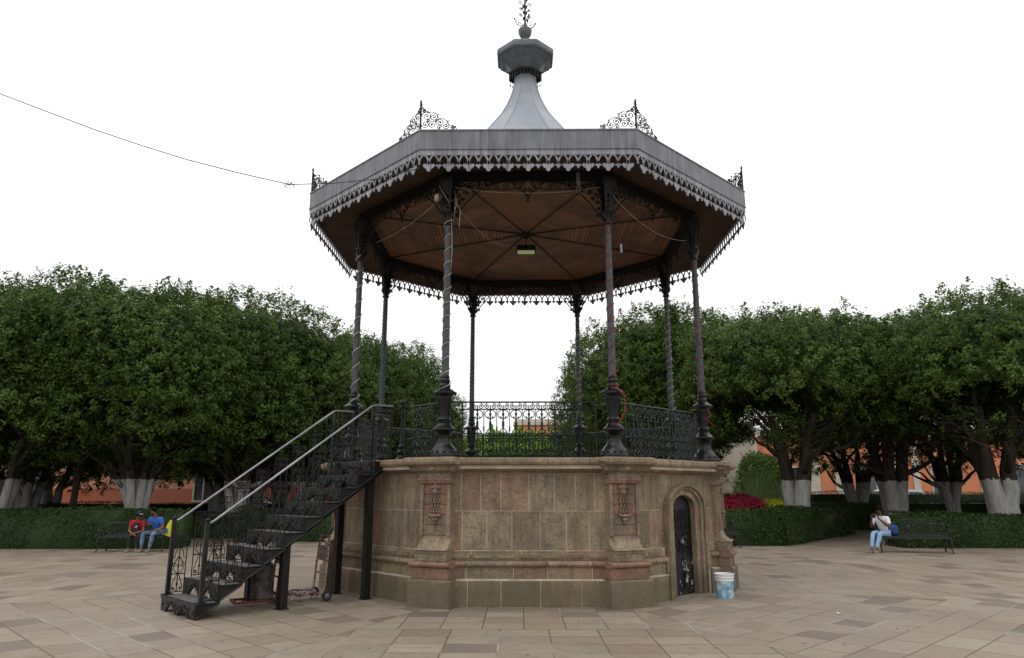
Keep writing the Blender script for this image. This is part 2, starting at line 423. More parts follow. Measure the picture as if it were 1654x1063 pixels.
for k in range(8):
    T=RZ(k*PI/4); av=DO if k==1 else None
    rowblocks(wall,T,P_PL,.5,.75,avoid=av,nmax=3.75); 
    rowblocks(wall,T,P_BD+P_TO[1:],.5,.8,pr=.22,avoid=av,nmax=3.72)
    rowblocks(wall,T,P_PN,.5,.8,pr=.2,avoid=av,nmax=3.66)
    rowblocks(wall,T,P_A,.27,.46,avoid=av,pr=.12,nmax=3.62); rowblocks(wall,T,P_B,.27,.46,avoid=av,nmax=3.62)
    # raised strips of the panel course
    t=-1.25
    while t<1.2:
        if not(av and av[0]-.3<t<av[1]+.05):
            wall.ct=tone(.15); wall.box(t,min(t+.3,1.28),-3.672,-3.6,.72,.772,T)
        t+=.36
wallo=wall.build('stone_wall',M['stone'],band,tint=True,smooth=False)
core=MB()
oct_=[(3.608*math.tan(PI/8)*s_,-3.608) for s_ in (-1,1)]
def octpoly(n,rot=0):
    Rr=n/math.cos(PI/8); return [(Rr*math.cos(-PI/2-PI/8+i*PI/4+rot),Rr*math.sin(-PI/2-PI/8+i*PI/4+rot)) for i in range(8)]
def octring(b,prof,T=None,close=True):
    """sweep (apothem,z) outline round the octagon"""
    n=len(prof); vs=[]
    for a,z in prof:
        for x,y in octpoly(a): vs.append((x,y,z))
    f=[(i*8+j,i*8+(j+1)%8,(i+1)*8+(j+1)%8,(i+1)*8+j) for i in range(n-1) for j in range(8)]
    if close: f+=[tuple(range(7,-1,-1)),tuple((n-1)*8+j for j in range(8))]
    b.add(vs,f,T)
# mortar backing behind the blocks; it stops at the door so that the doorway stays a real recess
for k in range(8):
    T=RZ(k*PI/4)
    segs=[('C0',DO[0]+.12),(DO[1]-.12,'C1')] if k==1 else [('C0','C1')]
    for a,c in segs:
        for n,z0,z1 in ((3.745,0,.405),(3.686,.405,.675),(3.626,.675,.825),(3.6165,.825,2.04)):
            course(core,T,[(n,z0),(n,z1)],a,c,nb=3.0)
core.build('mortar_core',M['mortar'],band)
# cornice with a projecting break over every pier
cor=MB()
P_C1=[(3.64,2.03),(3.66,2.05),(3.72,2.07),(3.735,2.12),(3.76,2.15)]
P_C2=[(3.80,2.15),(3.84,2.165),(3.855,2.20),(3.85,2.25),(3.82,2.27),(3.78,F)]
for k in range(8):
    T=RZ(k*PI/4); rowblocks(cor,T,P_C1,.6,.9,gap=.006,jit=.002,nmax=3.75); rowblocks(cor,T,P_C2,.45,.75,gap=.007,jit=.004,nmax=3.85)
    T2=RZ(k*PI/4-PI/8)
    for pr_,dw in ((P_C1,.33),(P_C2,.43)):
        cor.ct=tone(.15)
        pz=[(n+.36,z+.0025) for n,z in pr_]
        vs=[];
        for sx in (-1,1):
            for n,z in pz: vs.append((sx*(dw+(n-pz[0][0])),-n,z))
            vs.append((sx*dw,-3.5,pz[-1][1])); vs.append((sx*dw,-3.5,pz[0][1]))
        K=len(pz)+2
        cor.add(vs,[(i,i+1,K+i+1,K+i) for i in range(K-1)]+[(K-1,0,K,2*K-1),tuple(range(K-1,-1,-1)),tuple(range(K,2*K))],T2)
cor.build('cornice',M['stone'],band,tint=True)
fl=MB(); octring(fl,[(3.79,2.1),(3.79,F-.004)]); fl.build('floor_slab',M['mortar'],band)
# piers at the corners
def pier():
    b=MB(); red=(.27,.145,.10); tan=(.25,.19,.125)
    def bx(w,n,z0,z1,c,nb=3.6,bev=0):
        b.ct=tuple(v*rnd.uniform(.88,1.1) for v in c)
        course(b,None,[(n,z0),(n,z1-bev),(n-bev,z1)] if bev else [(n,z0),(n,z1)],-w,w,nb)
    bx(.37,4.13,0,.41,tan,bev=.02)
    bx(.335,4.085,.416,.58,red)
    b.ct=red; course(b,None,[(4.09,.584),(4.125,.60),(4.14,.63),(4.125,.66),(4.07,.675)],-.35,.35,3.6)
    bx(.27,4.06,.68,.84,tan)                                   # small square panel block
    for s_ in (-1,1): b.ct=tan; b.box(.25 if s_>0 else -.273,.273 if s_>0 else -.25,-4.072,-4.0,.70,.82)
    b.ct=tan; b.box(-.25,.25,-4.074,-4.0,.80,.835); b.box(-.25,.25,-4.074,-4.0,.685,.71)
    # sweeping foot: concave curve from the shaft out to the block
    pr=[]
    for i in range(9):
        a=PI/2*i/8; pr.append((4.09-.165*math.sin(a),1.06-.20*math.cos(a)))
    b.ct=(.29,.225,.15); course(b,None,[(4.10,.845)]+pr,-.275,.275,3.6)
    # shaft with two raised side fillets and a sunk field
    bx(.26,3.925,1.06,1.93,(.24,.17,.12))
    for s_ in (-1,1): b.ct=(.27,.195,.14); b.box(min(s_*.27,s_*.215),max(s_*.27,s_*.215),-3.965,-3.7,1.06,1.86)
    for i in range(5):
        b.ct=tuple(v*rnd.uniform(.8,1.2) for v in red); b.box(-.212,.212,-3.938,-3.7,1.075+i*.157,1.222+i*.157)
    b.ct=(.31,.19,.145); course(b,None,[(3.94,1.86),(3.985,1.875),(4.0,1.90),(4.02,1.925),(4.02,1.95)],-.30,.30,3.6)
    b.ct=(.27,.21,.16); course(b,None,[(3.99,1.953),(3.99,2.03)],-.28,.28,3.6)
    for s_ in (-1,1):                                           # curled side of the foot
        b.ct=(.24,.18,.13)
    o=b.build('pilaster',M['stone'],band,tint=True)
    r=MB(); c=(.17,.10,.08)
    r.ct=(.25,.165,.125)
    y=-3.95
    # carved trophy: crowned shield, two rows of hanging husks, a scrolled bracket
    for dx,dz,rx,rz in ((0,0,.07,.045),(-.07,.0,.035,.03),(.07,0,.035,.03),(0,.03,.03,.04)): r.blob((dx,y,1.815+dz),(rx,.03,rz))
    r.blob((0,y,1.735),(.055,.035,.06))
    for s_ in (-1,1): r.tube(scroll(s_*.075,1.745,.035,PI/2,.9*s_,y-.01,.3),.010,5)
    r.blob((0,y-.02,1.73),(.022,.02,.03))
    for row,(z,wd) in enumerate(((1.665,.085),(1.60,.095),(1.525,.085),(1.455,.095))):
        for i in range(4 if row%2 else 3):
            n_=4 if row%2 else 3
            x=(i-(n_-1)/2)*wd*2/n_
            r.blob((x,y,z),(.018,.022,.036)); r.blob((x,y,z-.03),(.026,.024,.012))
    r.box(-.085,.085,y-.03,y+.03,1.415,1.43)
    r.blob((0,y-.01,1.365),(.105,.05,.032)); 
    for s_ in (-1,1): r.blob((s_*.085,y-.02,1.375),(.03,.035,.03))
    r.blob((0,y-.005,1.31),(.06,.045,.035)); r.blob((0,y,1.265),(.035,.03,.03)); r.blob((0,y,1.235),(.015,.015,.02))
    ro=r.build('relief',M['stone'],o,tint=True,smooth=True)
    return o
rnd.seed(11)
p0=pier(); p0.rotation_euler=(0,0,-PI/8)
for k in range(1,8): dup(p0,band,rotz=-PI/8-k*PI/4)
# door in the right-hand face
DT=RZ(PI/4)@TR(.21,0,0)
ds=MB()
def arch_strip(b,hi,ho,zs,n0,n1,T,seg=14,ri=None,drop=.55,z0=0.,blocks=True):
    """frame: two jambs and a flattened arch; hi/ho inner and outer half widths"""
    def pt(h,f,rise):  # f 0..1 over the arch
        a=PI*(1-f); return (h*math.cos(a),zs+rise*math.sin(a))
    rise_i=hi*drop; rise_o=rise_i+(ho-hi)*.75
    ins=[(-hi,z0)]+[pt(hi,i/seg,rise_i) for i in range(seg+1)]+[(hi,z0)]
    out=[(-ho,z0)]+[pt(ho,i/seg,rise_o) for i in range(seg+1)]+[(ho,z0)]
    for i in range(len(ins)-1):
        if blocks: b.ct=tone(.1)
        # jambs cut into blocks
        cuts=[0,1]
        if i in (0,len(ins)-2): cuts=[0,.28,.52,.78,1]
        for a_,c_ in zip(cuts[:-1],cuts[1:]):
            if blocks and i in (0,len(ins)-2): b.ct=tone(.1)
            q=[]
            for P in (ins,out):
                p,r_=P[i],P[i+1]
                q.append((p[0]+(r_[0]-p[0])*a_,p[1]+(r_[1]-p[1])*a_)); q.append((p[0]+(r_[0]-p[0])*c_,p[1]+(r_[1]-p[1])*c_))
            A,B,Cc,D=q[0],q[1],q[3],q[2]
            v=[(x,-n0,z) for x,z in (A,B,Cc,D)]+[(x,-n1,z) for x,z in (A,B,Cc,D)]
            b.add(v,[(0,1,2,3),(7,6,5,4),(0,4,5,1),(1,5,6,2),(2,6,7,3),(3,7,4,0)],T)
arch_strip(ds,.345,.47,1.47,3.66,3.2,DT,drop=.62)
arch_strip(ds,.47,.55,1.47,3.70,3.3,DT,drop=.62*.345/.47+.2)
arch_strip(ds,.55,.60,1.47,3.735,3.3,DT,drop=.62*.345/.55+.27)
# wall face filling the corners beside the arch
pts_=[(-.69,2.03)]+[(-.69,0.)]+[(-.60,0.)]
for side in (-1,1):
    ds.ct=tone(.1); 
    for z0,z1 in ((0.,.41),(.415,.685),(.69,1.05),(1.055,1.44)):
        ds.ct=tone(.12)
        n_=3.78 if z1<.5 else (3.72 if z1<.7 else 3.62)
        a,c=sorted((side*.602,side*.69)); ds.box(a,c,-n_,-3.3,z0+.003,z1,DT)
seg=14
for i in range(seg):
    def po(f):
        a=PI*(1-f); return (.597*math.cos(a),1.47+(.55*(.62*.345/.55+.27)+.0375)*math.sin(a))
    A=po(i/seg);B=po((i+1)/seg); 
    if i%5==0: ds.ct=tone(.1)
    v=[(A[0],-3.621,A[1]),(B[0],-3.621,B[1]),(B[0],-3.621,2.035),(A[0],-3.621,2.035)]
    v+= [(x,y+.2,z) for x,y,z in v]
    ds.add(v,[(0,1,2,3),(7,6,5,4),(0,4,5,1),(1,5,6,2),(2,6,7,3),(3,7,4,0)],DT)
for side in (-1,1):
    a,c=sorted((side*.597,side*.69)); ds.ct=tone(.1); ds.box(a,c,-3.6215,-3.3,1.44,2.035,DT)
ds.build('door_surround',M['stone'],band,tint=True)
md,t=newmat('black_door_flaking')
o_=t.new('ShaderNodeTexCoord').outputs['Object']; zz=t.sep(o_)[2]
g=t.noise(o_,9,6,.7); low=t.m('SUBTRACT',1.15,zz)
fl_=t.m('MULTIPLY',t.ramp(g,[(.57,0.),(.60,1.)]),t.ramp(low,[(0.,.04),(.35,.2),(1.,1.)]))
t.l.new(t.mix(fl_,t.mix(t.noise(o_,3,3),(.004,.004,.005),(.012,.012,.014)),(.42,.41,.39)),t.b.inputs['Base Color']); t.b.inputs['Roughness'].default_value=.4; t.b.inputs['Specular IOR Level'].default_value=.25
t.bump(g,.004)
def halfdoor(side):
    b=MB(); a,c=(-.345,-.006) if side<0 else (.006,.345)
    prof=[]
    pts=[(a,.02)]
    n=8
    top=[]
    for i in range(n+1):
        x=a+(c-a)*i/n; top.append((x,1.47+.345*.62*math.sqrt(max(0,1-(x/.345)**2))))
    poly=[(a,.02),(c,.02)]+top[::-1]
    b.prism(poly,-3.510,-3.550,DT)
    # raised panels, studs and an open-work grille in the upper half
    m_=(a+c)/2
    b.box(m_-.12,m_+.12,-3.565,-3.550,.10,.62,DT); b.box(m_-.095,m_+.095,-3.572,-3.565,.14,.58,DT)
    for x in (m_-.125,m_+.125,m_-.04,m_+.04): b.tube([(x,-3.562,.70),(x,-3.562,1.42)],.009,5,DT)
    for z in (.70,.95,1.2,1.42): b.tube([(a+.02,-3.562,z),(c-.02,-3.562,z)],.010,5,DT)
    for z in (.82,1.07,1.31):
        for s_ in (-1,1): b.tube([(x,-3.565,zq) for x,_,zq in scroll(m_+s_*.05,z,.045,PI/2,1.1*s_)],.006,4,DT)
        b.blob((m_,-3.570,z),.016,DT,6)
    b.box(a if side<0 else c-.03,a+.03 if side<0 else c,-3.562,-3.550,.02,1.45,DT)
    return b
d=halfdoor(-1).build('door',md,band); halfdoor(1).build('door',md,band)
h=MB(); h.box(-.028,.028,-3.600,-3.565,.86,.92,DT); h.tube([(-.018,-3.590,.92),(-.018,-3.590,.955),(.018,-3.590,.955),(.018,-3.590,.92)],.006,5,DT); h.build('padlock',M['grey'],d)

# ---------------------------------------------------------------- columns
COLR=3.704
cprof=[(.242,0),(.245,.03),(.243,.07),(.232,.085),(.222,.11),(.20,.15),(.165,.19),(.14,.22),(.13,.25),(.125,.27),(.118,.30),(.112,.33),(.118,.345),(.118,.365),(.105,.375),
 (.12,.395),(.155,.425),(.178,.445),(.192,.465),(.19,.485),(.165,.50),(.14,.52),(.115,.555),(.10,.575),(.108,.585),(.108,.605),(.094,.612),(.102,.625),(.11,.64),(.104,.655),(.088,.67),
 (.086,.70),(.095,.80),(.108,.92),(.116,.98),(.12,1.0),(.12,1.02),(.15,1.045),(.185,1.07),(.188,1.09),(.17,1.11),(.135,1.13),(.10,1.15),(.088,1.17),(.094,1.20),(.096,1.215),(.084,1.235),(.072,1.25),(.082,1.28),(.086,1.30),(.078,1.32),(.068,1.335),(.075,1.345),(.075,1.365),(.064,1.38)]
def column():
    b=MB(); b.lathe([(r,z) for r,z in cprof],24)
    # gadroons round the two swelling rings and flutes on the urn
    for i in range(20):
        a=2*PI*i/20; c_,s_=math.cos(a),math.sin(a)
        b.blob((.183*c_,.183*s_,1.075),(.024,.024,.022),None,6)
        b.blob((.183*c_,.183*s_,.463),(.022,.022,.018),None,6)
    for i in range(12):
        a=2*PI*i/12; c_,s_=math.cos(a),math.sin(a)
        b.tube([(.088*c_,.088*s_,.69),(.110*c_,.110*s_,.93),(.117*c_,.117*s_,.985)],.009,4)
        b.blob((.226*c_,.226*s_,.10),(.03,.03,.02),None,6)
    # fluted shaft
    prof=[(.064,1.38),(.060,2.6),(.054,4.08)]
    b.cur=1; b.lathe(prof,24,None,0,.11); b.cur=0
    b.lathe([(.06,4.08),(.082,4.09),(.085,4.115),(.07,4.13),(.068,4.17),(.078,4.18),(.078,4.2),(.066,4.21),(.07,4.27),(.088,4.31),(.108,4.325),(.108,4.345),(.09,4.36)],20)
    # acanthus cluster then the flaring square console that meets the beam
    for i in range(8):
        a=2*PI*i/8+.39; c_,s_=math.cos(a),math.sin(a)
        b.tube([(.075*c_,.075*s_,4.20),(.10*c_,.10*s_,4.27),(.125*c_,.125*s_,4.30)],[.018,.016,.006],5)
    sq=[(.07,4.35),(.075,4.5),(.085,4.65),(.11,4.78),(.14,4.88),(.155,4.97)]
    b.lathe([(r*1.35,z) for r,z in sq],4,RZ(0),PI/4)
    for s_ in (-1,1):
        for q in (-1,1): b.tube([(s_*.07,q*.07,4.38),(s_*.075,q*.075,4.55),(s_*.09,q*.09,4.72),(s_*.13,q*.13,4.88)],[.012,.014,.016,.018],5)
    for z in (4.42,4.52,4.62):
        for i in range(4):
            a=PI/2*i; b.blob((.11*math.cos(a),.11*math.sin(a),z),(.025,.025,.04),None,6)
    o=b.build('column',[M['iron'],M['shaft']],band,smooth='auto')
    return o
def colpos(i):
    a=-PI/2-PI/8-i*PI/4; return (COLR*math.cos(a),COLR*math.sin(a),F)
c0=column()
cols=[]
# openwork brackets either side of a column, made once and copied
def bracket():
    """spandrel: local x runs from the column along the beam, z down from the beam underside (z=0)"""
    b=MB(); L=1.0; H=.70
    arc=[(x,0,-H*(1-math.sin(PI/2*min(1,x/L)))**1.35 -.02) for x in [L*i/14 for i in range(15)]]
    arc=[(.10+p[0],0,p[2]) for p in arc]
    b.tube(arc,.014,5); b.tube([(.10,0,0),(.10,0,-H-.05)],.013,5); b.tube([(.1,0,-.012),(L+.1,0,-.012)],.012,4)
    for cx,cz,r,a0,tn in ((.20,-.11,.085,0,1.5),(.37,-.10,.075,PI,-1.5),(.18,-.28,.07,PI/2,1.4),(.30,-.22,.055,0,-1.3),(.16,-.42,.05,PI/2,-1.3),(.53,-.085,.06,0,1.4),(.66,-.07,.048,PI,-1.3),(.78,-.055,.036,0,1.2),(.44,-.2,.04,0,1.2),(.155,-.54,.035,PI/2,1.2),(.16,-.66,.05,PI/2,1.3),(.88,-.045,.028,0,1.2),(.25,-.36,.04,0,1.2)):
        b.tube(scroll(cx,cz,r,a0,tn,0,.25,8),.0105,4); b.blob((cx,0,cz),.019,None,6)
    return b
brm=bracket()
for i in range(8):
    cc=c0 if i==0 else dup(c0,band)
    cc.location=colpos(i); cc.rotation_euler=(0,0,-PI/8-i*PI/4); cols.append(cc)
BZ=7.22
br0=None
for i in range(8):
    for s_ in (1,-1):
        if br0 is None: br0=brm.build('scroll_bracket',M['irondull'],cols[0]); br=br0
        else: br=br0.copy(); C.objects.link(br); br.parent=cols[i]
        br.location=(0,0,BZ-F)
        # column frame: x tangential. neighbours lie at +-22.5 deg from it, turned inward
        br.rotation_euler=(0,0,(PI/8 if s_>0 else PI-PI/8))
# ---------------------------------------------------------------- beams, pendants, ceiling
AP=COLR*math.cos(PI/8)
def beam():
    b=MB(); L=AP*T8
    b.box(-L,L,-AP-.05,-AP+.05,BZ,BZ+.17)
    b.box(-L-.02,L+.02,-AP-.08,-AP+.08,BZ+.15,BZ+.195)
    o=b.build('beam',M['irondull'],band)
    p=MB()
    # hanging lace ornament in the middle of the bay
    for s_ in (-1,1):
        p.tube([(s_*.33,-AP,BZ),(s_*.20,-AP,BZ-.14),(s_*.07,-AP,BZ-.22),(0,-AP,BZ-.36)],.012,5)
        for cx,cz,r,a0,tn in ((.21,-.055,.05,0,1.4),(.10,-.07,.055,PI,-1.4),(.055,-.18,.045,PI/2,1.3),(.13,-.13,.035,0,1.2),(.28,-.035,.03,0,1.2)):
            p.tube(scroll(s_*cx,BZ+cz,r,a0 if s_>0 else PI-a0,tn*s_,-AP,.25,8),.010,4)
    p.blob((0,-AP,BZ-.38),(.022,.022,.035)); p.blob((0,-AP,BZ-.27),.026)
    p.tube([(-L+.1,-AP,BZ-.006),(L-.1,-AP,BZ-.006)],.012,4)
    p.tube([(-L+.1,-AP,BZ-.17),(-.30,-AP,BZ-.17),(-.2,-AP,BZ-.14)],.009,4); p.tube([(L-.1,-AP,BZ-.17),(.30,-AP,BZ-.17),(.2,-AP,BZ-.14)],.009,4)
    for s_ in (-1,1):
        for q in range(6): p.tube(scroll(s_*(.40+q*.155),BZ-.088,.076,PI/2,1.6*(1 if q%2 else -1),-AP,.22,9),.009,4); p.blob((s_*(.40+q*.155),-AP,BZ-.088),(.016,.016,.016),None,5)
    p.build('pendant',M['irondull'],o)
    return o
b0=beam()
for k in range(1,8): dup(b0,band,rotz=k*PI/4)
CZ=7.47
ce=MB(); 
vs=[(0,0,CZ)]; fs=[]
for a,z in ((1.2,7.46),(2.4,7.43),(3.36,7.39)):
    for x,y in octpoly(a): vs.append((x,y,z))
for j in range(8):
    fs.append((0,1+(j+1)%8,1+j))
    for i in range(2): fs.append((1+i*8+j,1+i*8+(j+1)%8,9+i*8+(j+1)%8,9+i*8+j))
ce.add(vs,fs); ce.build('ceiling',M['boards'],band,recalc=False)
rb=MB()
for i in range(8):
    x,y=octpoly(3.36)[i]; rb.tube([(0,0,CZ-.012),(x,y,7.38)],.014,4)
rb.lathe([(.02,7.36),(.10,7.39),(.13,7.44),(.05,7.47)],12)
rb.build('ceiling_rib',M['irondull'],band)
AE=4.7907*math.cos(PI/8)                     # eave apothem
so_=MB(); vs=[]
for a,z in ((AP-.05,7.385),(AP+.05,7.385),(AE-.03,7.27)):
    for x,y in octpoly(a): vs.append((x,y,z))
so_.add(vs,[(i*8+j,i*8+(j+1)%8,8+i*8+(j+1)%8,8+i*8+j) for i in range(2) for j in range(8)])
so_.build('eave_soffit',M['soffit'],band,recalc=False)
# ---------------------------------------------------------------- fascia, lace edge, roof
def fascia():
    b=MB(); L=AE*T8
    def band_(n,z0,z1,th):
        course(b,None,[(n,z0),(n,z1)],'C0','C1',n-th)
    band_(AE,7.345,7.685,.03); band_(AE+.012,7.675,7.70,.06); band_(AE+.010,7.335,7.352,.04)
    t=-L+.1
    while t<L-.05:
        for z in (7.37,7.66): b.blob((t,-AE-.002,z),.007,None,5)
        t+=.31
    o=b.build('fascia',M['sheet'],band)
    v=MB(); course(v,None,[(AE-.008,7.235),(AE-.008,7.343)],'C0','C1',AE-.038); N=11; pitch=2*(AE-.008)*T8/N; y0,y1=-(AE-.013),-(AE-.028); zt=7.24
    def ribbon(pts,wd):
        # flat strip cut from sheet: constant width in the xz plane, real thickness
        n=len(pts); vs=[]
        for i,(x,z) in enumerate(pts):
            a=pts[max(0,i-1)]; c=pts[min(n-1,i+1)]; dx,dz=c[0]-a[0],c[1]-a[1]; l=math.hypot(dx,dz) or 1
            nx,nz=-dz/l*wd/2,dx/l*wd/2
            vs+=[(x+nx,y0,z+nz),(x-nx,y0,z-nz),(x-nx,y1,z-nz),(x+nx,y1,z+nz)]
        f=[]
        for i in range(n-1):
            for j in range(4): f.append((i*4+j,i*4+(j+1)%4,i*4+4+(j+1)%4,i*4+4+j))
        f+=[(3,2,1,0),((n-1)*4,(n-1)*4+1,(n-1)*4+2,(n-1)*4+3)]
        v.add(vs,f)
    for i in range(N):
        x0=-N*pitch/2+i*pitch
        # pointed interlaced arches between hearts (at x0+pitch/2) and small stars (at x0, x0+pitch)
        for c_,sg in ((x0+.25*pitch,0),(x0+.75*pitch,0)):
            for s_ in (-1,1):
                q=[]
                for k in range(8):
                    f=k/7; q.append((c_+s_*pitch*.25*math.sin(f*PI/2)**.9,zt-.175*(1-math.cos(f*PI/2))**.8))
                ribbon(q,.027)
        hx=x0+.5*pitch
        # heart / spade plate
        hp=[(0,0),(.04,-.004),(.08,.008),(.097,-.012),(.096,-.038),(.07,-.068),(.042,-.082),(.036,-.10),(.030,-.122),(.0,-.134)]
        zc=zt-.165
        hp2=[(hx+x,zc+z) for x,z in hp]+[(hx-x,zc+z) for x,z in hp[::-1][1:-1]]
        ctr=(hx,zc-.045); n=len(hp2)
        vs=[(ctr[0],y0,ctr[1])]+[(x,y0,z) for x,z in hp2]+[(ctr[0],y1,ctr[1])]+[(x,y1,z) for x,z in hp2]
        f=[(0,1+k,1+(k+1)%n) for k in range(n)]+[(n+1,n+2+(k+1)%n,n+2+k) for k in range(n)]+[(1+k,1+(k+1)%n,n+2+(k+1)%n,n+2+k) for k in range(n)]
        v.add(vs,f)
        ribbon([(hx,zt-.11),(hx,zc-.01)],.05)
        if i>0:
            sx=x0; zs=zt-.186
            sp_=[(0,.03),(.018,.016),(.056,.006),(.056,-.010),(.025,-.020),(.012,-.052),(0,-.066)]
            q=[(sx+x,zs+z) for x,z in sp_]+[(sx-x,zs+z) for x,z in sp_[::-1][1:-1]]; n=len(q)
            vs=[(sx,y0,zs)]+[(x,y0,z) for x,z in q]+[(sx,y1,zs)]+[(x,y1,z) for x,z in q]
            f=[(0,1+k,1+(k+1)%n) for k in range(n)]+[(n+1,n+2+(k+1)%n,n+2+k) for k in range(n)]+[(1+k,1+(k+1)%n,n+2+(k+1)%n,n+2+k) for k in range(n)]
            v.add(vs,f); ribbon([(sx,zt-.12),(sx,zs+.02)],.034)
    v.build('lace_valance',M['lace'],o)
    return o
f0=fascia()
for k in range(1,8): dup(f0,band,rotz=k*PI/4)
roof=MB(); octring(roof,[(AE-.02,7.60),(AE-.06,7.70),(3.4,8.0),(2.3,8.45),(1.62,8.97)],close=False)
roof.build('roof',M['zinc'],band)
spire=MB()
sp=[(1.72,8.95),(1.32,9.36),(1.11,9.62),(.95,9.84),(.795,10.06),(.68,10.22),(.56,10.4),(.445,10.63),(.362,10.84),(.315,11.0),(.275,11.15),(.25,11.3),(.245,11.45)]
octring(spire,[(a*.97,z) for a,z in sp])
for j in range(8):
    q=[(octpoly(a*.97)[j][0],octpoly(a*.97)[j][1],z) for a,z in sp]; spire.tube(q,.016,4)
spire.build('spire',M['zinc'],band)
colr=MB(); octring(colr,[(.235,11.42),(.375,11.44),(.395,11.47),(.395,11.50),(.30,11.54)])
for k in range(8):
    T=RZ(k*PI/4)
    for i in range(4):
        x=(-1.5+i)*.078
        colr.box(x-.009,x+.009,-.392,-.386,11.36,11.45,T); colr.blob((x,-.389,11.35),(.026,.006,.03),T,6); colr.blob((x,-.389,11.31),(.01,.005,.02),T,6)
colr.build('spire_collar',M['irondull'],band)
urn=MB(); octring(urn,[(.30,11.52),(.34,11.58),(.40,11.66),(.46,11.74),(.575,11.83),(.60,11.86),(.65,11.875),(.672,11.91),(.672,12.0),(.655,12.05),(.61,12.09),(.53,12.11),(.20,12.20),(.12,12.24)])
for j in range(8):
    q=[(octpoly(a)[j][0],octpoly(a)[j][1],z) for a,z in ((.34,11.58),(.40,11.66),(.49,11.74),(.585,11.81))]; urn.tube(q,.013,4)
urn.build('octagonal_urn',M['zincd'],band)
ball=MB(); ball.lathe([(.13,12.18),(.075,12.28),(.068,12.50),(.10,12.54),(.145,12.60),(.165,12.67),(.168,12.74),(.15,12.755),(.05,12.77)],20)
ball.build('ball_finial',M['zincd'],band,smooth='auto')
fin=MB()
fin.tube([(0,0,12.78),(0,0,15.1)],[.028,.018],6)
for k in range(4):
    T=RZ(k*PI/2+.35)
    for z,r in ((12.93,.11),(13.15,.06),(13.32,.055),(13.5,.08),(13.75,.06),(13.95,.05)):
        fin.tube(scroll(.055+r*.9,z,r,PI,1.5,0,.25,9),.009,4,T); fin.blob((.055+r*.9,0,z),.017,T,6)
    fin.tube([(.02,0,12.80),(.12,0,12.82),(.24,0,12.90),(.27,0,12.98)],.009,4,T); fin.blob((.27,0,12.99),.025,T,6)
fin.box(-.28,.32,-.006,.006,14.35,14.43); fin.prism([(.32,14.30),(.50,14.39),(.32,14.48)],-.006,.006)
fin.build('weather_vane',M['irondull'],band)
# ---------------------------------------------------------------- cresting on the roof corners
def cresting():
    """local: corner at origin, wing running along +x"""
    b=MB(); L=.62
    b.tube([(0,0,0),(L,0,0)],.009,4)
    crv=[(.02,.43),(.07,.36),(.12,.33),(.20,.34),(.27,.30),(.31,.22),(.38,.215),(.45,.17),(.49,.09),(.55,.09),(.60,.05),(L,0)]
    b.tube([(x,0,z) for x,z in crv],.008,4)
    for cx,cz,r,a0,tn in ((.10,.26,.075,PI,-1.6),(.22,.245,.065,PI/2,-1.5),(.08,.11,.06,PI,1.5),(.20,.10,.065,0,1.5),(.33,.14,.06,PI,-1.5),(.32,.05,.04,0,1.2),(.43,.075,.055,PI/2,-1.5),(.55,.04,.035,PI,-1.5),(.05,.36,.04,PI,-1.2),(.13,.17,.03,0,1.1),(.27,.18,.03,0,1.1)):
        b.tube(scroll(cx,cz,r*1.18,a0,tn*1.1,0,.18,9),.0085,4); b.blob((cx,0,cz),.013,None,5)
    for x,z in ((.12,.35),(.30,.29),(.47,.17),(.60,.07),(.02,.47),(.035,.42)): b.blob((x,0,z),.014,None,5)
    return b
crm=cresting(); cr0=None
for i in range(8):
    x,y=octpoly(AE)[i]; a=math.atan2(y,x)
    if cr0 is None:
        pb=MB(); pb.box(-.013,.013,-.013,.013,-.02,.50); pb.prism([(-.025,.50),(.025,.50),(0,.57)],-.012,.012)
        cr0=pb.build('corner_cresting',M['irondull'],band)
        w0=crm.build('cresting_wing',M['irondull'],cr0); w0.rotation_euler=(0,0,PI/8-PI/2+PI-PI/4*0)
        w1=w0.copy(); C.objects.link(w1); w1.parent=cr0
        w0.rotation_euler=(0,0,PI/2+PI/8); w1.rotation_euler=(0,0,-PI/2-PI/8)
        cc=cr0
    else: cc=dup(cr0,band)
    cc.location=(x*.995,y*.995,7.70); cc.rotation_euler=(0,0,a)
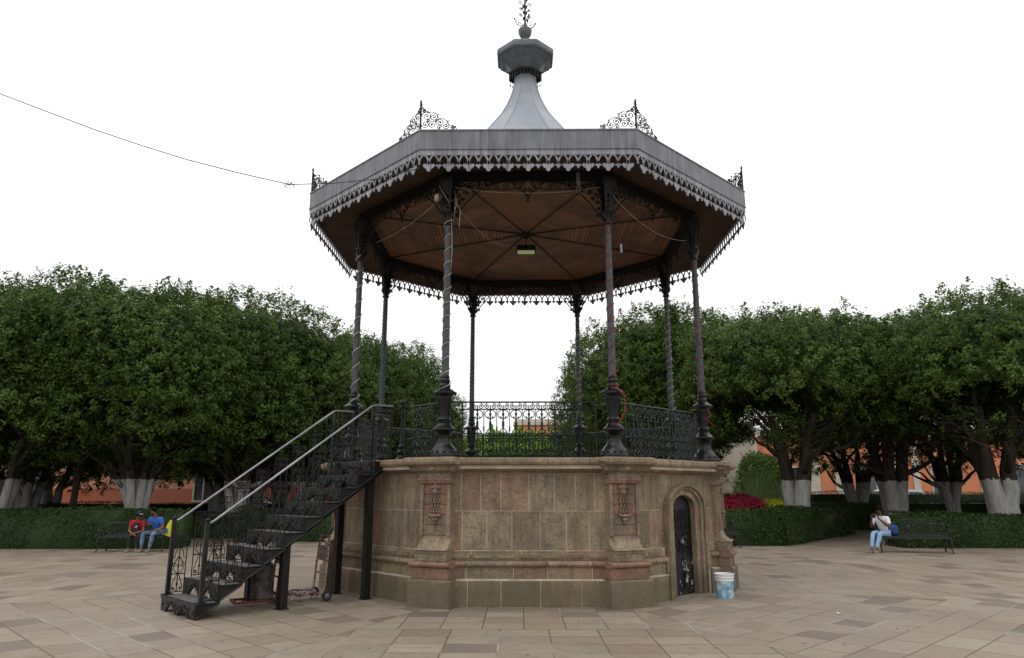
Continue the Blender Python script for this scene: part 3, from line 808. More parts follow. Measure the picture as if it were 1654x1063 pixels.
# ---------------------------------------------------------------- railings
RH=.93
def rail_unit(b,x,pw,y):
    H=RH; w_=pw/2
    r1=.0075
    for s_ in (-1,1):                            # top scroll pair
        cx=x+s_*w_*.52
        b.tube(scroll(cx,H-.068,.048,PI/2,1.35*(-s_),y,.28,9),r1,4); b.blob((cx,y,H-.068),.012,None,5); b.blob((cx,y,H-.012),.011,None,5)
    b.tube([(x,y,.03),(x,y,H-.05)],.010,4)
    b.tube([(x,y,.40),(x,y,.545)],.008,4)
    b.lathe([(.008,.50),(.021,.51),(.021,.60),(.013,.61),(.013,.70),(.02,.71)],6,TR(x,y))
    for s_ in (-1,1):
        q=[(x+s_*w_*.85*math.sin(t_*PI*1.12)*(1 if t_<.5 else 1),y,H-.128-.075+.075*math.cos(t_*PI*1.12)) for t_ in [i/9 for i in range(10)]]
        b.tube(q,r1,4); b.blob((x+s_*w_*.36,y,H-.255),(.015,.012,.02),None,5)
    b.blob((x,y,H-.20),(.024,.02,.026),None,6); b.blob((x,y,H-.145),(.018,.016,.02),None,6)
    # pointed arch into the middle rail
    for s_ in (-1,1):
        b.tube([(x,y,.50),(x+s_*w_*.45,y,.455),(x+s_*w_*.9,y,.36)],r1,4)
        b.tube(scroll(x+s_*w_*.5,.40,.036,PI/2,1.2*s_,y,.3,8),.0065,4)
        b.tube(scroll(x+s_*w_*.5,.30,.042,-PI/2,1.3*s_,y,.28,8),.0065,4)
        b.tube(scroll(x+s_*w_*.5,.115,.045,PI/2,-1.3*s_,y,.28,8),.0065,4)
        b.tube([(x,y,.30),(x+s_*w_*.55,y,.235),(x+s_*w_*.5,y,.17),(x,y,.10)],.007,4)
    for z in (.40,.235,.06): b.blob((x,y,z),(.024,.016,.028),None,6)
def railing(x0,x1,posts,pw=.216,name='railing'):
    b=MB(); y=-AP
    b.tube([(x0,y,RH),(x1,y,RH)],.014,5)
    for z in (RH-.12,.365,.025): b.tube([(x0+.1,y,z),(x1-.1,y,z)],.010,4)
    for p in posts: b.tube([(p,y,0),(p,y,RH)],.014,5)
    n=int((x1-x0-.50)/pw); s0=(x0+x1)/2-(n-1)*pw/2
    for i in range(n):
        rail_unit(b,s0+i*pw,pw,y)
    for i in range(n+1):
        xx=s0+(i-.5)*pw; b.tube([(xx,y,.02),(xx,y,RH-.12)],.0065,4)
        b.lathe([(.0065,.44),(.014,.45),(.014,.52),(.0065,.53)],5,TR(xx,y))
    return b
RL=AP*T8
r0=railing(-RL+.14,RL-.14,(-RL+.30,RL-.30)).build('railing',M['irong'],band,loc=(0,0,F))
for k in (1,2,3,4,5,6): rr=dup(r0,band,rotz=k*PI/4)
# short panel beside the stairs and the turned post that ends it (face 7, whose stair gap is to its left)
rs=railing(.26,RL-.14,(.30,RL-.30)).build('railing',M['irong'],band,loc=(0,0,F),rotz=-PI/4)
npost=MB(); npost.lathe([(.10,0),(.10,.03),(.06,.05),(.045,.09),(.07,.12),(.075,.14),(.05,.16),(.03,.19),(.05,.22),(.055,.24),(.03,.27),(.022,.30),(.022,RH-.05),(.03,RH),(.045,RH+.02),(.03,RH+.04),(.045,RH+.07),(.05,RH+.10),(.04,RH+.13),(.01,RH+.15)],14)
npo=npost.build('newel_post',M['iron'],band,smooth='auto'); npo.location=RZ(-PI/4)@Vector((.24,-AP-.02,F))
dup(npo,band,loc=RZ(-PI/4)@Vector((-1.12,-AP-.02,F)))

# ================================================================== STAIRCASE
st=empty('iron_staircase',(0,0,0),ROT-PI/4,'black iron staircase with pierced risers and bright tube handrails, rising to the bandstand floor','staircase')
SL,SRr=-1.10,.20
def step_n(k): return 6.47-.3165*(k-1)      # rear edge of tread k
def step_z(k): return .215+.2267*(k-1)
RUN=.3165
def step(k,n,z):
    b=MB(); h=.2267 if k>1 else .215
    nf=n+RUN+.0
    b.cur=1; b.box(SL+.005,SRr-.005,-nf-.012,-n+.02,z-.022,z)              # tread plate
    b.cur=0
    b.box(SL-.012,SRr+.012,-nf-.02,-nf+.006,z-.045,z+.004)                 # nosing
    # riser panel with two pointed openings
    W=(SRr-SL); zb=z-h+.002; zt=z-.045
    xs=[SL,SL+W*.16,SL+W*.31,SL+W*.46,SL+W*.54,SL+W*.69,SL+W*.84,SRr]
    zz=[zb,zb,zb+h*.56,zb,zb,zb+h*.56,zb,zb]
    for i in range(7):
        vs=[(xs[i],-nf-.010,zz[i]),(xs[i+1],-nf-.010,zz[i+1]),(xs[i+1],-nf-.010,zt),(xs[i],-nf-.010,zt)]
        vs+=[(x,y+.014,q) for x,y,q in vs]
        b.add(vs,[(0,1,2,3),(7,6,5,4),(0,4,5,1),(1,5,6,2),(2,6,7,3),(3,7,4,0)])
    for c_ in (.31,.69):
        xc=SL+W*c_
        for s_ in (-1,1):
            b.tube([(xc+s_*W*.15,-nf-.02,zb),(xc+s_*W*.10,-nf-.02,zb+h*.34),(xc,-nf-.02,zb+h*.60)],.008,4)
            b.tube(scroll(xc+s_*W*.11,zb+h*.56,.022,0,1.2*s_,-nf-.022,.3,7),.005,4)
            b.blob((xc+s_*.05,-nf-.02,zb+h*.36),.012,None,5)
        b.blob((xc,-nf-.022,zb+h*.70),.016,None,5)
    for xx in (SL+.06,SL+W*.5,SRr-.06):
        b.blob((xx,-nf-.012,zb+h*.45),(.018,.01,.04),None,6)
    # triangular side brackets
    for x in (SL,SRr):
        vs=[(x-.008,-nf,zb),(x-.008,-nf,z-.004),(x-.008,-n+.01,z-.004),(x-.008,-n+.01,z-.035)]
        vs+=[(x+.008,y,q) for _,y,q in vs]
        b.add(vs,[(0,1,2,3),(7,6,5,4),(0,4,5,1),(1,5,6,2),(2,6,7,3),(3,7,4,0)])
        for o_ in (.0,):
            b.tube([(x+(.012 if x>0 else -.012),-nf,zb+.01),(x+(.012 if x>0 else -.012),-n,z-.02)],.012,4)
            b.tube([(x+(.012 if x>0 else -.012),-nf,z-.02),(x+(.012 if x>0 else -.012),-n,z-.02)],.009,4)
    return b
for k in range(1,11):
    n,z=step_n(k),step_z(k)
    step(k,n,z).build('step',[M['iron'],M['tread']],st)
b=MB()
for x in (SL,SRr):                              # post pairs that carry the flight
    pass
for x,n,zt in ((.12,5.46,.93),(-1.02,5.46,.93),(.12,3.98,2.0),(-.80,3.98,2.0)):
    b=MB(); b.box(x-.058,x+.058,-n-.058,-n+.058,0,zt); b.box(x-.085,x+.085,-n-.085,-n+.085,0,.012); b.build('leg',M['irondull'],st)
b=MB(); 
for x in (SL+.03,SRr-.03): b.tube([(x,-6.72,.05),(x,-3.72,2.12)],.028,4)
for n,z in ((5.46,.86),(3.98,1.9)): b.tube([(SL,-n,z),(SRr,-n,z)],.03,4)
b.build('stringer',M['irondull'],st)
for x in (SL+.02,SRr-.0):
    h=MB(); h.tube([(x,-6.72,1.29),(x,-6.64,1.33),(x,-4.06,3.19),(x,-4.0,3.215),(x,-3.62,3.225)],.018,8); h.build('handrail',M['steel'],st,smooth='auto')
    p=MB(); p.box(x-.026,x+.026,-6.76,-6.70,.215,1.32); p.box(x-.075,x+.075,-6.80,-6.66,.205,.228); p.blob((x,-6.73,1.345),(.032,.034,.024)); p.build('newel_post',M['iron'],st)
    p=MB()
    for n,zb_ in ((4.03,2.02),(3.64,2.28)): p.box(x-.018,x+.018,-n-.018,-n+.018,zb_,3.20)
    p.build('rail_post',M['iron'],st)
# scrollwork baluster panels, one on each tread and two at the landing
def baluster_panel(x,n,z,H,W=.215):
    b=MB(); y0,y1=-n-W/2,-n+W/2; m_=-n
    T=TR(x,0,0)@RZ(PI/2)                         # local x -> world y
    def P(a,c): return (a,0,c)
    f=.0085
    for a in (y0,y1): b.tube([P(a,z),P(a,z+H)],f,4,T)
    for c in (z+.03,z+H,z+H-.09,z+H*.34): b.tube([P(y0,c),P(y1,c)],f,4,T)
    b.tube([P(m_,z+.03),P(m_,z+H)],f,4,T)
    for s_ in (-1,1):
        b.tube([P(q[0],q[2]) for q in scroll(m_+s_*.05,z+H-.045,.036,PI/2,1.3*s_,0,.3,8)],.006,4,T)
        b.tube([P(q[0],q[2]) for q in scroll(m_+s_*.05,z+H-.14,.035,PI/2,1.3*s_,0,.3,8)],.006,4,T)
        b.tube([P(m_,z+H-.13),P(m_+s_*.05,z+H-.23),P(m_+s_*.075,z+H-.34)],.007,4,T)
        # long lyre
        b.tube([P(m_+s_*.01,z+H*.34),P(m_+s_*.075,z+H*.34+.07),P(m_+s_*.06,z+H*.34+.16),P(m_+s_*.02,z+H*.34+.24)],.007,4,T)
        b.tube([P(m_+s_*.015,z+.05),P(m_+s_*.08,z+.10),P(m_+s_*.065,z+H*.18),P(m_+s_*.02,z+H*.32)],.007,4,T)
        b.tube([P(q[0],q[2]) for q in scroll(m_+s_*.055,z+.075,.032,-PI/2,1.2*s_,0,.3,8)],.006,4,T)
        b.tube([P(q[0],q[2]) for q in scroll(m_+s_*.055,z+H*.5,.038,PI/2,-1.2*s_,0,.3,8)],.006,4,T)
    for c in (z+H*.17,z+H*.34,z+H*.48,z+H*.62,z+H-.045): b.blob(P(m_,c),(.018,.018,.026),T,6)
    return b
for x in (SL+.02,SRr-.0):
    for k in range(1,11):
        n,z=step_n(k)+RUN*.42,step_z(k)
        for dn in ((0,) if k<10 else (-.02,-.0)):
            H=min(.99,(1.29+(6.72-(n+.11))/(6.72-4.06)*1.9)-z-.06) if n>4.2 else .94
            if k==1: H=.86
            baluster_panel(x,n+dn,z,H).build('baluster',M['iron'],st)
            break
    for n in (4.35-.23*0,): pass
    baluster_panel(x,3.80-.0,2.27,.91,.28).build('baluster',M['iron'],st)

# ================================================================== THINGS ON THE BANDSTAND
def helix(i,mat,label,z0,z1,pitch,r,loose=None):
    x,y,_=colpos(i); v=RZ(ROT)@Vector((x,y,0)); b=MB(); n=int((z1-z0)/pitch*10); q=[]
    for k in range(n+1):
        f=k/n; a=2*PI*f*(z1-z0)/pitch+i; z=z0+(z1-z0)*f
        rr=(.068-.010*(z-3.6)/2.8)+.010
        if z<F+1.38: rr=.10
        if z>6.36: rr=.10
        jit=.012*math.sin(k*.7+i)
        q.append((v.x+math.cos(a)*rr,v.y+math.sin(a)*rr,z+jit))
    b.tube(q,r,4)
    if loose:
        for L in loose: b.tube([(v.x+p[0],v.y+p[1],p[2]) for p in L],r,4)
    return tag(b.build('light_cable',mat,smooth=True),label,'cable','cables wound round the bandstand columns')
lw=[[(.1,-.02,6.5),(.13,-.1,6.85),(.02,-.14,6.75),(-.1,-.13,6.95),(-.17,-.08,7.1)],[(.10,-.08,7.0),(.16,-.12,6.75),(.12,-.12,6.6),(.17,-.1,6.72),(.22,-.1,6.6),(.2,-.1,6.3)]]
helix(0,M['cablew'],'pale cable wound round the front left column of the bandstand',F+1.0,6.48,.245,.0065,lw)
helix(1,M['cablew'],'pale cable wound round the column at the head of the stairs',F+1.02,6.48,.33,.0085)
helix(2,M['cableg'],'green cable of small lights on the rear left column behind the stairs',F+.9,6.3,.09,.0045)
helix(3,M['cableg'],'green cable of small lights on the back column left of centre',F+1.0,6.3,.10,.004)
helix(4,M['cablew'],'pale cable wound round the back column right of centre',F+1.0,6.3,.17,.0055)
helix(5,M['cablew'],'pale cable wound round the rear right column of the bandstand',F+1.0,6.3,.17,.0065)
helix(6,M['cabler'],'red cable wound round the column above the right end of the railing',F+.9,6.3,.24,.0065,[[(.05,-.15,F+1.02),(.12,-.17,F+.9),(-.02,-.19,F+.82),(.1,-.17,F+.75),(.16,-.16,F+.68)]])
helix(7,M['cabler'],'red cable wound round the front right column with a loop hanging beside its urn',F+1.0,6.35,.24,.0065,[[(-.05,-.15,F+1.16),(.07,-.17,F+1.13),(.17,-.15,F+1.02),(.19,-.13,F+.85),(.13,-.14,F+.66),(.04,-.13,F+.52),(-.05,-.14,F+.45)]])
def wire(pts,r,mat,label,name='wire'):
    b=MB(); b.tube(pts,r,4); return tag(b.build(name,mat,smooth=True),label,'wire')
def sag(a,c,s_,n=14):
    a=Vector(a);c=Vector(c); return [tuple(a.lerp(c,i/n)-Vector((0,0,s_*4*(i/n)*(1-i/n)))) for i in range(n+1)]
wire([(-16.5,-4.6,12.2),(-13.5,-4.58,10.55),(-11,-4.55,9.28),(-9.2,-4.53,8.48),(-7.36,-4.5,7.75),(-6.5,-4.5,7.44),(-5.69,-4.5,7.17),(-4.8,-4.5,6.92),(-3.91,-4.5,6.70),(-3.2,-4.55,6.69),(-2.4,-4.6,6.74),(-1.72,-4.60,6.93)],.008,M['cabled'],'long sagging wire that crosses the open sky from the left to the bandstand roof','overhead_wire')
kn=MB()
for q in range(7):
    a=q*.9; kn.tube([(-3.91,-4.5,6.7),(-3.91+.06*math.cos(a),-4.5+.03*math.sin(a),6.7+.05*math.sin(a*1.7)),(-3.91+.10*math.cos(a+.5),-4.5,6.68+.07*math.sin(a))],.006,4)
tag(kn.build('wire_knot',M['cabled']),'ragged knot tied in the overhead wire left of the roof','wire')
wire(sag((-1.45,-3.5,6.95),(-3.1,-1.5,6.75),.12),.004,M['cablew'],'slack pale wire between the front left column and the column at the stairs')
wire(sag((1.5,-3.5,6.95),(3.3,-1.5,6.75),.25),.004,M['cablew'],'slack pale wire between the front right column and the column to its right')
wire(sag((-1.3,-3.45,6.85),(-.3,-.3,7.1),.25),.004,M['cablew'],'thin pale wire running from the front left column towards the hanging lamp')
wire(sag((-1.35,-3.5,7.08),(1.35,-3.5,7.05),.12),.004,M['cablew'],'pale wire strung along the front beam of the bandstand')
wire([(-1.33,-3.5,6.55),(-1.31,-3.5,6.2),(-1.3,-3.5,5.9),(-1.315,-3.5,5.55)],.006,M['cablew'],'loose end of wire hanging beside the front left column')
wire([(1.6,3.2,6.2),(1.3,3.2,5.7),(1.27,3.2,5.1),(1.3,3.2,4.6)],.006,M['cablew'],'loose wire end hanging in front of the sky left of the back right column')
# lamp under the ceiling centre
lm=empty('hanging_lamp',(0,0,7.0),ROT,'boxy strip light with a greenish tube hanging under the ceiling centre','lamp')
b=MB(); b.box(-.215,.215,-.10,.10,.056,.18); b.box(-.215,-.195,-.10,.10,.02,.10); b.box(.195,.215,-.10,.10,.02,.10); b.box(-.195,.195,.08,.10,.02,.10); b.build('lamp_housing',M['irondull'],lm)
b=MB(); b.tube([(0,0,.2),(0,0,.40)],.012,6); b.tube([(-.15,0,.2),(0,0,.38),(.15,0,.2)],.005,4); b.build('lamp_rod',M['irondull'],lm)
mg,t=newmat('faint_green_tube'); t.b.inputs['Base Color'].default_value=(.35,.42,.22,1); t.b.inputs['Emission Color'].default_value=(.55,.68,.32,1); t.b.inputs['Emission Strength'].default_value=.22
b=MB(); b.box(-.193,.193,-.088,.078,.018,.052); b.build('lamp_tube',mg,lm)
b=MB(); b.lathe([(.015,0),(.03,.015),(.042,.05),(.044,.085),(.035,.12),(.018,.135)],12)
o=b.build('flood_bulb',M['cablew'],smooth=True,loc=(-1.60,-3.56,6.78)); o.rotation_euler=(R(25),R(15),0); tag(o,'white oval bulb hung on wires beside the top of the front left column','bulb')
b=MB(); b.box(-.03,.03,-.01,.01,.14,.40); b.box(-.03,-.018,-.01,.01,0,.16); b.box(.018,.03,-.01,.01,0,.16)
o=b.build('pronged_bracket',M['grey'],loc=(.93,-3.62,6.88)); tag(o,'pale forked bracket hanging from the front beam near the right column','bracket')
b=MB()
b.box(-.02,.02,-.01,.01,0,.16)
o=b.build('pronged_bracket',M['grey'],loc=(1.68,-3.40,5.85)); tag(o,'small pale clip standing beside the front right column halfway up under the roof','bracket')

# ================================================================== HAND TRUCKS AND BUCKET
def hand_truck(mat,hgt=1.0,w_=.46,ring=True,tank=False):
    root=empty('hand_truck'); b=MB(); r=.018
    for s_ in (-1,1): b.tube([(s_*w_/2,0,.10),(s_*w_/2,.03,.55),(s_*w_*.42,.07,hgt)],r,6)
    b.tube([(-w_*.42,.07,hgt),(w_*.42,.07,hgt)],r,6)
    for z in (.42,.68,.84): b.tube([(-w_*.46,.03,z),(w_*.46,.03,z)],r*.8,5)
    b.box(-w_*.40,w_*.40,.035,.045,.62,.86)
    b.build('frame',mat,root)
    b=MB()
    for s_ in (-1,1): b.box(s_*w_/2-.018,s_*w_/2+.018,-.62,.02,.07,.105)
    b.box(-w_/2,w_/2,-.62,-.585,.068,.108); b.box(-w_/2,w_/2,-.32,-.28,.068,.108)
    if ring:
        b.tube([(.23*math.cos(a),-.30+.23*math.sin(a),.15) for a in [2*PI*i/20 for i in range(21)]],.018,6)
        for a in range(6): b.tube([(.23*math.cos(a),-.30+.23*math.sin(a),.10),(.23*math.cos(a),-.30+.23*math.sin(a),.15)],.010,4)
    b.build('base_frame',mat,root)
    for s_ in (-1,1):
        wl=MB(); T=TR(s_*(w_/2+.045),.04,.085)@Matrix.Rotation(PI/2,4,'Y')
        wl.lathe([(.05,-.022),(.075,-.024),(.084,-.012),(.084,.012),(.075,.024),(.05,.022)],20,T); wo_=wl.build('wheel',M['rubber'],root,smooth='auto')
        wl=MB(); wl.lathe([(.012,-.03),(.05,-.018),(.05,.018),(.012,.03)],12,T); wl.build('hub',M['grey'],wo_)
    ax=MB(); ax.tube([(-w_/2-.05,.04,.085),(w_/2+.05,.04,.085)],.012,6); ax.build('axle',M['grey'],root)
    return root
h1=hand_truck(M['rust'],1.02,.44); h1.location=(-3.47,-2.98,0); h1.rotation_euler=(0,0,R(-52))
tag(h1,'rusty hand truck with flaking paint standing beside the stone base under the stair top','hand truck')
h2=hand_truck(M['red'],1.0,.42,False); h2.location=(-4.02,-3.55,0); h2.rotation_euler=(0,0,R(-60))
tag(h2,'dark red hand truck parked under the middle of the staircase','hand truck')
gb=MB(); gb.lathe([(.15,.0),(.17,.02),(.17,.45),(.13,.53),(.06,.56),(.06,.62)],18)
go=gb.build('gas_cylinder',plain('dirty_streaked_steel',(.02,.018,.018),(.12,.10,.09),9,.6,.1),smooth='auto',loc=(-4.14,-3.74,.115)); tag(go,'dark streaked drum standing on the red hand truck under the stairs','drum')
bk=empty('bucket',(3.33,-2.62,0),.3,'white plastic bucket with smeared blue label on the paving beside the door','bucket')
mbk,t=newmat('bucket_plastic'); o_=t.new('ShaderNodeTexCoord').outputs['Object']; zz=t.sep(o_)[2]
lab=t.m('MULTIPLY',t.m('LESS_THAN',zz,.275),t.ramp(t.noise(o_,7,5,.7),[(.40,1.),(.50,.75),(.60,.15)]))
t.l.new(t.mix(lab,(.60,.62,.62),(.09,.30,.48)),t.b.inputs['Base Color']); t.b.inputs['Roughness'].default_value=.4
b=MB(); b.lathe([(.138,0),(.14,.01),(.150,.27),(.158,.275),(.158,.29),(.153,.295),(.154,.32),(.163,.325),(.163,.337),(.156,.342),(.157,.365),(.168,.37),(.168,.39),(.158,.392),(.152,.385),(.135,.03),(.05,.02)],28); b.build('bucket_body',mbk,bk,smooth='auto')
b=MB(); b.tube([(.16*math.cos(a),-.165*math.sin(a)*.6-.06,.30-.13*math.sin(a)) for a in [PI*i/12 for i in range(13)]],.004,5); b.build('handle',M['grey'],bk)
sc_=MB(); 
for x,y in ((4.55,-4.25),): sc_.add([(x-.05,y-.03,.006),(x+.05,y-.01,.02),(x+.03,y+.05,.008),(x-.03,y+.04,.03)],[(0,1,2),(0,2,3)])
tag(sc_.build('paper_scrap',M['cablew']),'crumpled white paper scrap lying on the paving at the right','litter')

# ================================================================== FOLIAGE
def mesh_np(name,V,Fq,mats,tint=None,mi=None):
    me=bpy.data.meshes.new(name); nv=len(V); nf=len(Fq); k=Fq.shape[1]
    me.vertices.add(nv); me.vertices.foreach_set('co',V.astype(np.float32).ravel())
    me.loops.add(nf*k); me.loops.foreach_set('vertex_index',Fq.astype(np.int32).ravel())
    me.polygons.add(nf); me.polygons.foreach_set('loop_start',np.arange(0,nf*k,k,dtype=np.int32))
    for m in mats: me.materials.append(m)
    if mi is not None: me.polygons.foreach_set('material_index',mi.astype(np.int32))
    if tint is not None:
        ca=me.attributes.new('tint','FLOAT','FACE'); ca.data.foreach_set('value',tint.astype(np.float32))
    me.update(calc_edges=True); me.validate()
    return me
def leaves(P,N,rng,size,asp=.5,spread=.9,tint=None):
    """diamond leaves at P, facing roughly along N"""
    n=len(P)
    d=N+rng.normal(0,spread,(n,3)); d/=np.linalg.norm(d,axis=1,keepdims=True)
    r=rng.normal(0,1,(n,3)); r[:,2]-=.4; u=np.cross(d,r); u/=np.linalg.norm(u,axis=1,keepdims=True)+1e-9; v=np.cross(d,u)
    s=size*rng.uniform(.6,1.25,(n,1))
    a=P+u*s*.5; b=P-u*s*.5; c=P+v*s*.5*asp+d*s*.08; e=P-v*s*.5*asp+d*s*.08
    V=np.stack([a,c,b,e],1).reshape(-1,3); Fq=np.arange(n*4).reshape(n,4)
    if tint is None: tint=rng.uniform(0,1,n)
    return V,Fq,tint
def lumpy(rng,K=26):
    k=rng.normal(0,1,(K,3))*rng.uniform(1.0,4.5,(K,1)); ph=rng.uniform(0,2*PI,K); am=1/np.linalg.norm(k,axis=1)
    def f(D): return (np.sin(D@k.T+ph)*am).sum(1)*.55
    return f
def crown_mesh(name,seed,a,b,c,nclump,per,size,mat,p=3.2,bottom=-.62,sprig=50,amp=.13,coremat=None):
    rng=np.random.default_rng(seed); f=lumpy(rng)
    def surf(n):
        D=rng.normal(0,1,(n,3)); D/=np.linalg.norm(D,axis=1,keepdims=True)
        r=(np.abs(D[:,0])**p+np.abs(D[:,1])**p+np.abs(D[:,2])**p)**(-1/p)
        return D,r
    D,r=surf(nclump); S=D*r[:,None]; lump=1+amp*f(D*2.2)+amp*.45*f(D*5.5+3.)
    keep=(S[:,2]>bottom)|(rng.uniform(0,1,nclump)<.25)
    D,S,lump=D[keep],S[keep],lump[keep]
    depth=rng.uniform(.90,1.03,len(S))
    Cc=S*lump[:,None]*depth[:,None]*np.array([a,b,c])
    Nn=S**3/np.array([a,b,c]); Nn=np.sign(S)*np.abs(S)**(p-1)/np.array([a,b,c]); Nn/=np.linalg.norm(Nn,axis=1,keepdims=True)
    n=len(Cc)
    # every clump is a shoot: leaves scattered round a short outward axis
    idx=np.repeat(np.arange(n),per); m=len(idx)
    csz=rng.uniform(.10,.24,n)[idx][:,None]
    ax=Nn[idx]+rng.normal(0,.35,(n,3))[idx]+np.array([0,0,.25])
    tt=rng.uniform(-.3,1,(m,1))
    off=rng.normal(0,.42,(m,3))*csz*(1.25-.6*tt)+ax*tt*csz*1.15
    P=Cc[idx]+off
    N_=.55*Nn[idx]+.8*off/(np.linalg.norm(off,axis=1,keepdims=True)+1e-6)+np.array([0,0,.35])
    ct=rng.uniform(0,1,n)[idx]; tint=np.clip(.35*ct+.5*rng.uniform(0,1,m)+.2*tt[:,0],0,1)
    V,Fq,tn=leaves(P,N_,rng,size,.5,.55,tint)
    parts=[(V,Fq,tn)]
    # sprigs that break the clipped top
    if sprig:
        sp_=[];
        top=np.where(S[:,2]>.75)[0]; ch=rng.choice(top,min(sprig,len(top)),False)
        for i in ch:
            L=rng.uniform(.18,.55)*(1 if rng.uniform()<.8 else 1.8); base=Cc[i]; dr=np.array([rng.normal(0,.28),rng.normal(0,.28),1.]); q=int(L*130)
            t_=rng.uniform(0,1,(q,1)); wd=.20*(1.1-t_)
            sp_.append(base+dr*L*t_+rng.normal(0,1,(q,3))*wd*np.array([1,1,.6]))
        Ps=np.concatenate(sp_); V2,F2,t2=leaves(Ps,np.tile([0,0,.6],(len(Ps),1)),rng,size,.5,.8,rng.uniform(.2,1,len(Ps)))
        parts.append((V2,F2,t2))
    # inner layer of sparse, larger leaves keeps light from leaking straight through; open below
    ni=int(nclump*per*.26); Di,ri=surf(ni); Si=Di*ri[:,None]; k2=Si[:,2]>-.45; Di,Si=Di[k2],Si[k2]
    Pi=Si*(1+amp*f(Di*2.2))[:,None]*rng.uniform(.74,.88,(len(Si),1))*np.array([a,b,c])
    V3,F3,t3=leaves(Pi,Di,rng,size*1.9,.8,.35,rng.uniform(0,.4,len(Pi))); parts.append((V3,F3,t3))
    off=0; Vs=[];Fs=[];Ts=[]
    for V,Fq,tn in parts: Vs.append(V); Fs.append(Fq+off); Ts.append(tn); off+=len(V)
    return mesh_np(name,np.concatenate(Vs),np.concatenate(Fs),[mat],np.concatenate(Ts))
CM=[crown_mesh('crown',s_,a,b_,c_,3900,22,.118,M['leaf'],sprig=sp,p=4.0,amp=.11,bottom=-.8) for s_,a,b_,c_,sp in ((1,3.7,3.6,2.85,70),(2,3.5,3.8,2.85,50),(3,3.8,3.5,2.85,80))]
CM+=[crown_mesh('crown',s_,a,b_,c_,3200,22,.118,M['leaf'],sprig=60,p=3.4,amp=.14,bottom=-.5) for s_,a,b_,c_ in ((8,4.1,3.7,2.05),(9,3.8,4.2,2.15))]
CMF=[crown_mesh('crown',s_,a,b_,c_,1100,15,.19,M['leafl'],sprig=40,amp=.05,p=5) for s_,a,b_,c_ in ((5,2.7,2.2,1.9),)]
TRK=mat_trunk(2.15); 
def trunk_mesh(seed,Hc,stems=3,r0=.36,spread=.95,twigs=60):
    rg=random.Random(seed); b=MB()
    b.tube([(0,0,-.05),(.01,0,.18),(.02,.0,.5)],[r0*1.6,r0*1.3,r0*1.05],10,cap=False)
    for s_ in range(stems):
        a=2*PI*s_/stems+rg.uniform(-.4,.4); q=[];rs=[]
        lean=rg.uniform(.55,1)*spread
        for i in range(9):
            f=i/8; z=.15+f*(Hc-.1); d=.10+lean*(f**1.3)*1.25
            q.append((math.cos(a+f*.4)*d+rg.uniform(-.06,.06),math.sin(a+f*.4)*d+rg.uniform(-.06,.06),z)); rs.append(r0*(.80-.52*f))
        b.tube(q,rs,9)
        for lb in range(4):
            f=rg.uniform(.45,.95); i=int(f*8); p=Vector(q[i]); aa=a+rg.uniform(-1.4,1.4); L=rg.uniform(1.0,2.1); pts=[p]; rr=[rs[i]*.55]
            for j in range(1,5):
                p=p+Vector((math.cos(aa)*L/4,math.sin(aa)*L/4,rg.uniform(.12,.45))); aa+=rg.uniform(-.3,.3); pts.append(p.copy()); rr.append(rs[i]*.55*(1-j*.2)+.01)
            b.tube(pts,rr,6)
    tw=MB()
    for i in range(twigs):
        a=rg.uniform(0,2*PI); rr=rg.uniform(.6,2.3); p=Vector((math.cos(a)*rr,math.sin(a)*rr,rg.uniform(Hc*.68,Hc*.95))); pts=[p.copy()]; v=Vector((rg.uniform(-1,1),rg.uniform(-1,1),rg.uniform(-.35,.8))).normalized()
        for j in range(5):
            v=(v+Vector((rg.uniform(-.5,.5),rg.uniform(-.5,.5),rg.uniform(-.3,.4)))).normalized(); p=p+v*.22; pts.append(p.copy())
            if j%2==0:
                v2=(v+Vector((rg.uniform(-.9,.9),rg.uniform(-.9,.9),rg.uniform(-.6,.6)))).normalized(); tw.tube([p,p+v2*.2,p+v2*.42+Vector((0,0,-.03))],[.006,.004,.002],3)
        tw.tube(pts,[.014,.012,.010,.008,.006,.004],3)
    return b,tw
TK=[trunk_mesh(s_,4.6,n_,r_,sp_) for s_,n_,r_,sp_ in ((1,3,.32,.9),(2,4,.30,1.0),(3,3,.46,.85),(4,6,.24,1.05))]
TKM={}
def tree(x,y,top,ci,ti,rz,label,scale=1.,group='clipped laurel trees round the plaza',twig=True,cm=None,bot=None,name='laurel_tree'):
    root=empty(name,(x,y,0),rz,label,'tree',group)
    key=ti
    if key not in TKM:
        tb,tw=TK[ti]; o=tb.build('trunk',TRK,root,smooth=True); w=tw.build('twigs',M['twig'],root,recalc=False); TKM[key]=(o.data,w.data)
    else:
        o=bpy.data.objects.new('trunk',TKM[key][0]); C.objects.link(o); o.parent=root
        w=bpy.data.objects.new('twigs',TKM[key][1]); C.objects.link(w); w.parent=root
    me=(cm or CM)[ci]; c=bpy.data.objects.new('crown',me); C.objects.link(c); c.parent=root
    ch=(2.85,2.85,2.85,2.05,2.15)[ci] if cm is None else 1.9
    c.scale=(scale,scale,1 if scale<1.1 else 1.08); c.location=(0,0,top-.45-ch*c.scale[2]); c.rotation_euler=(0,0,0)
    return root
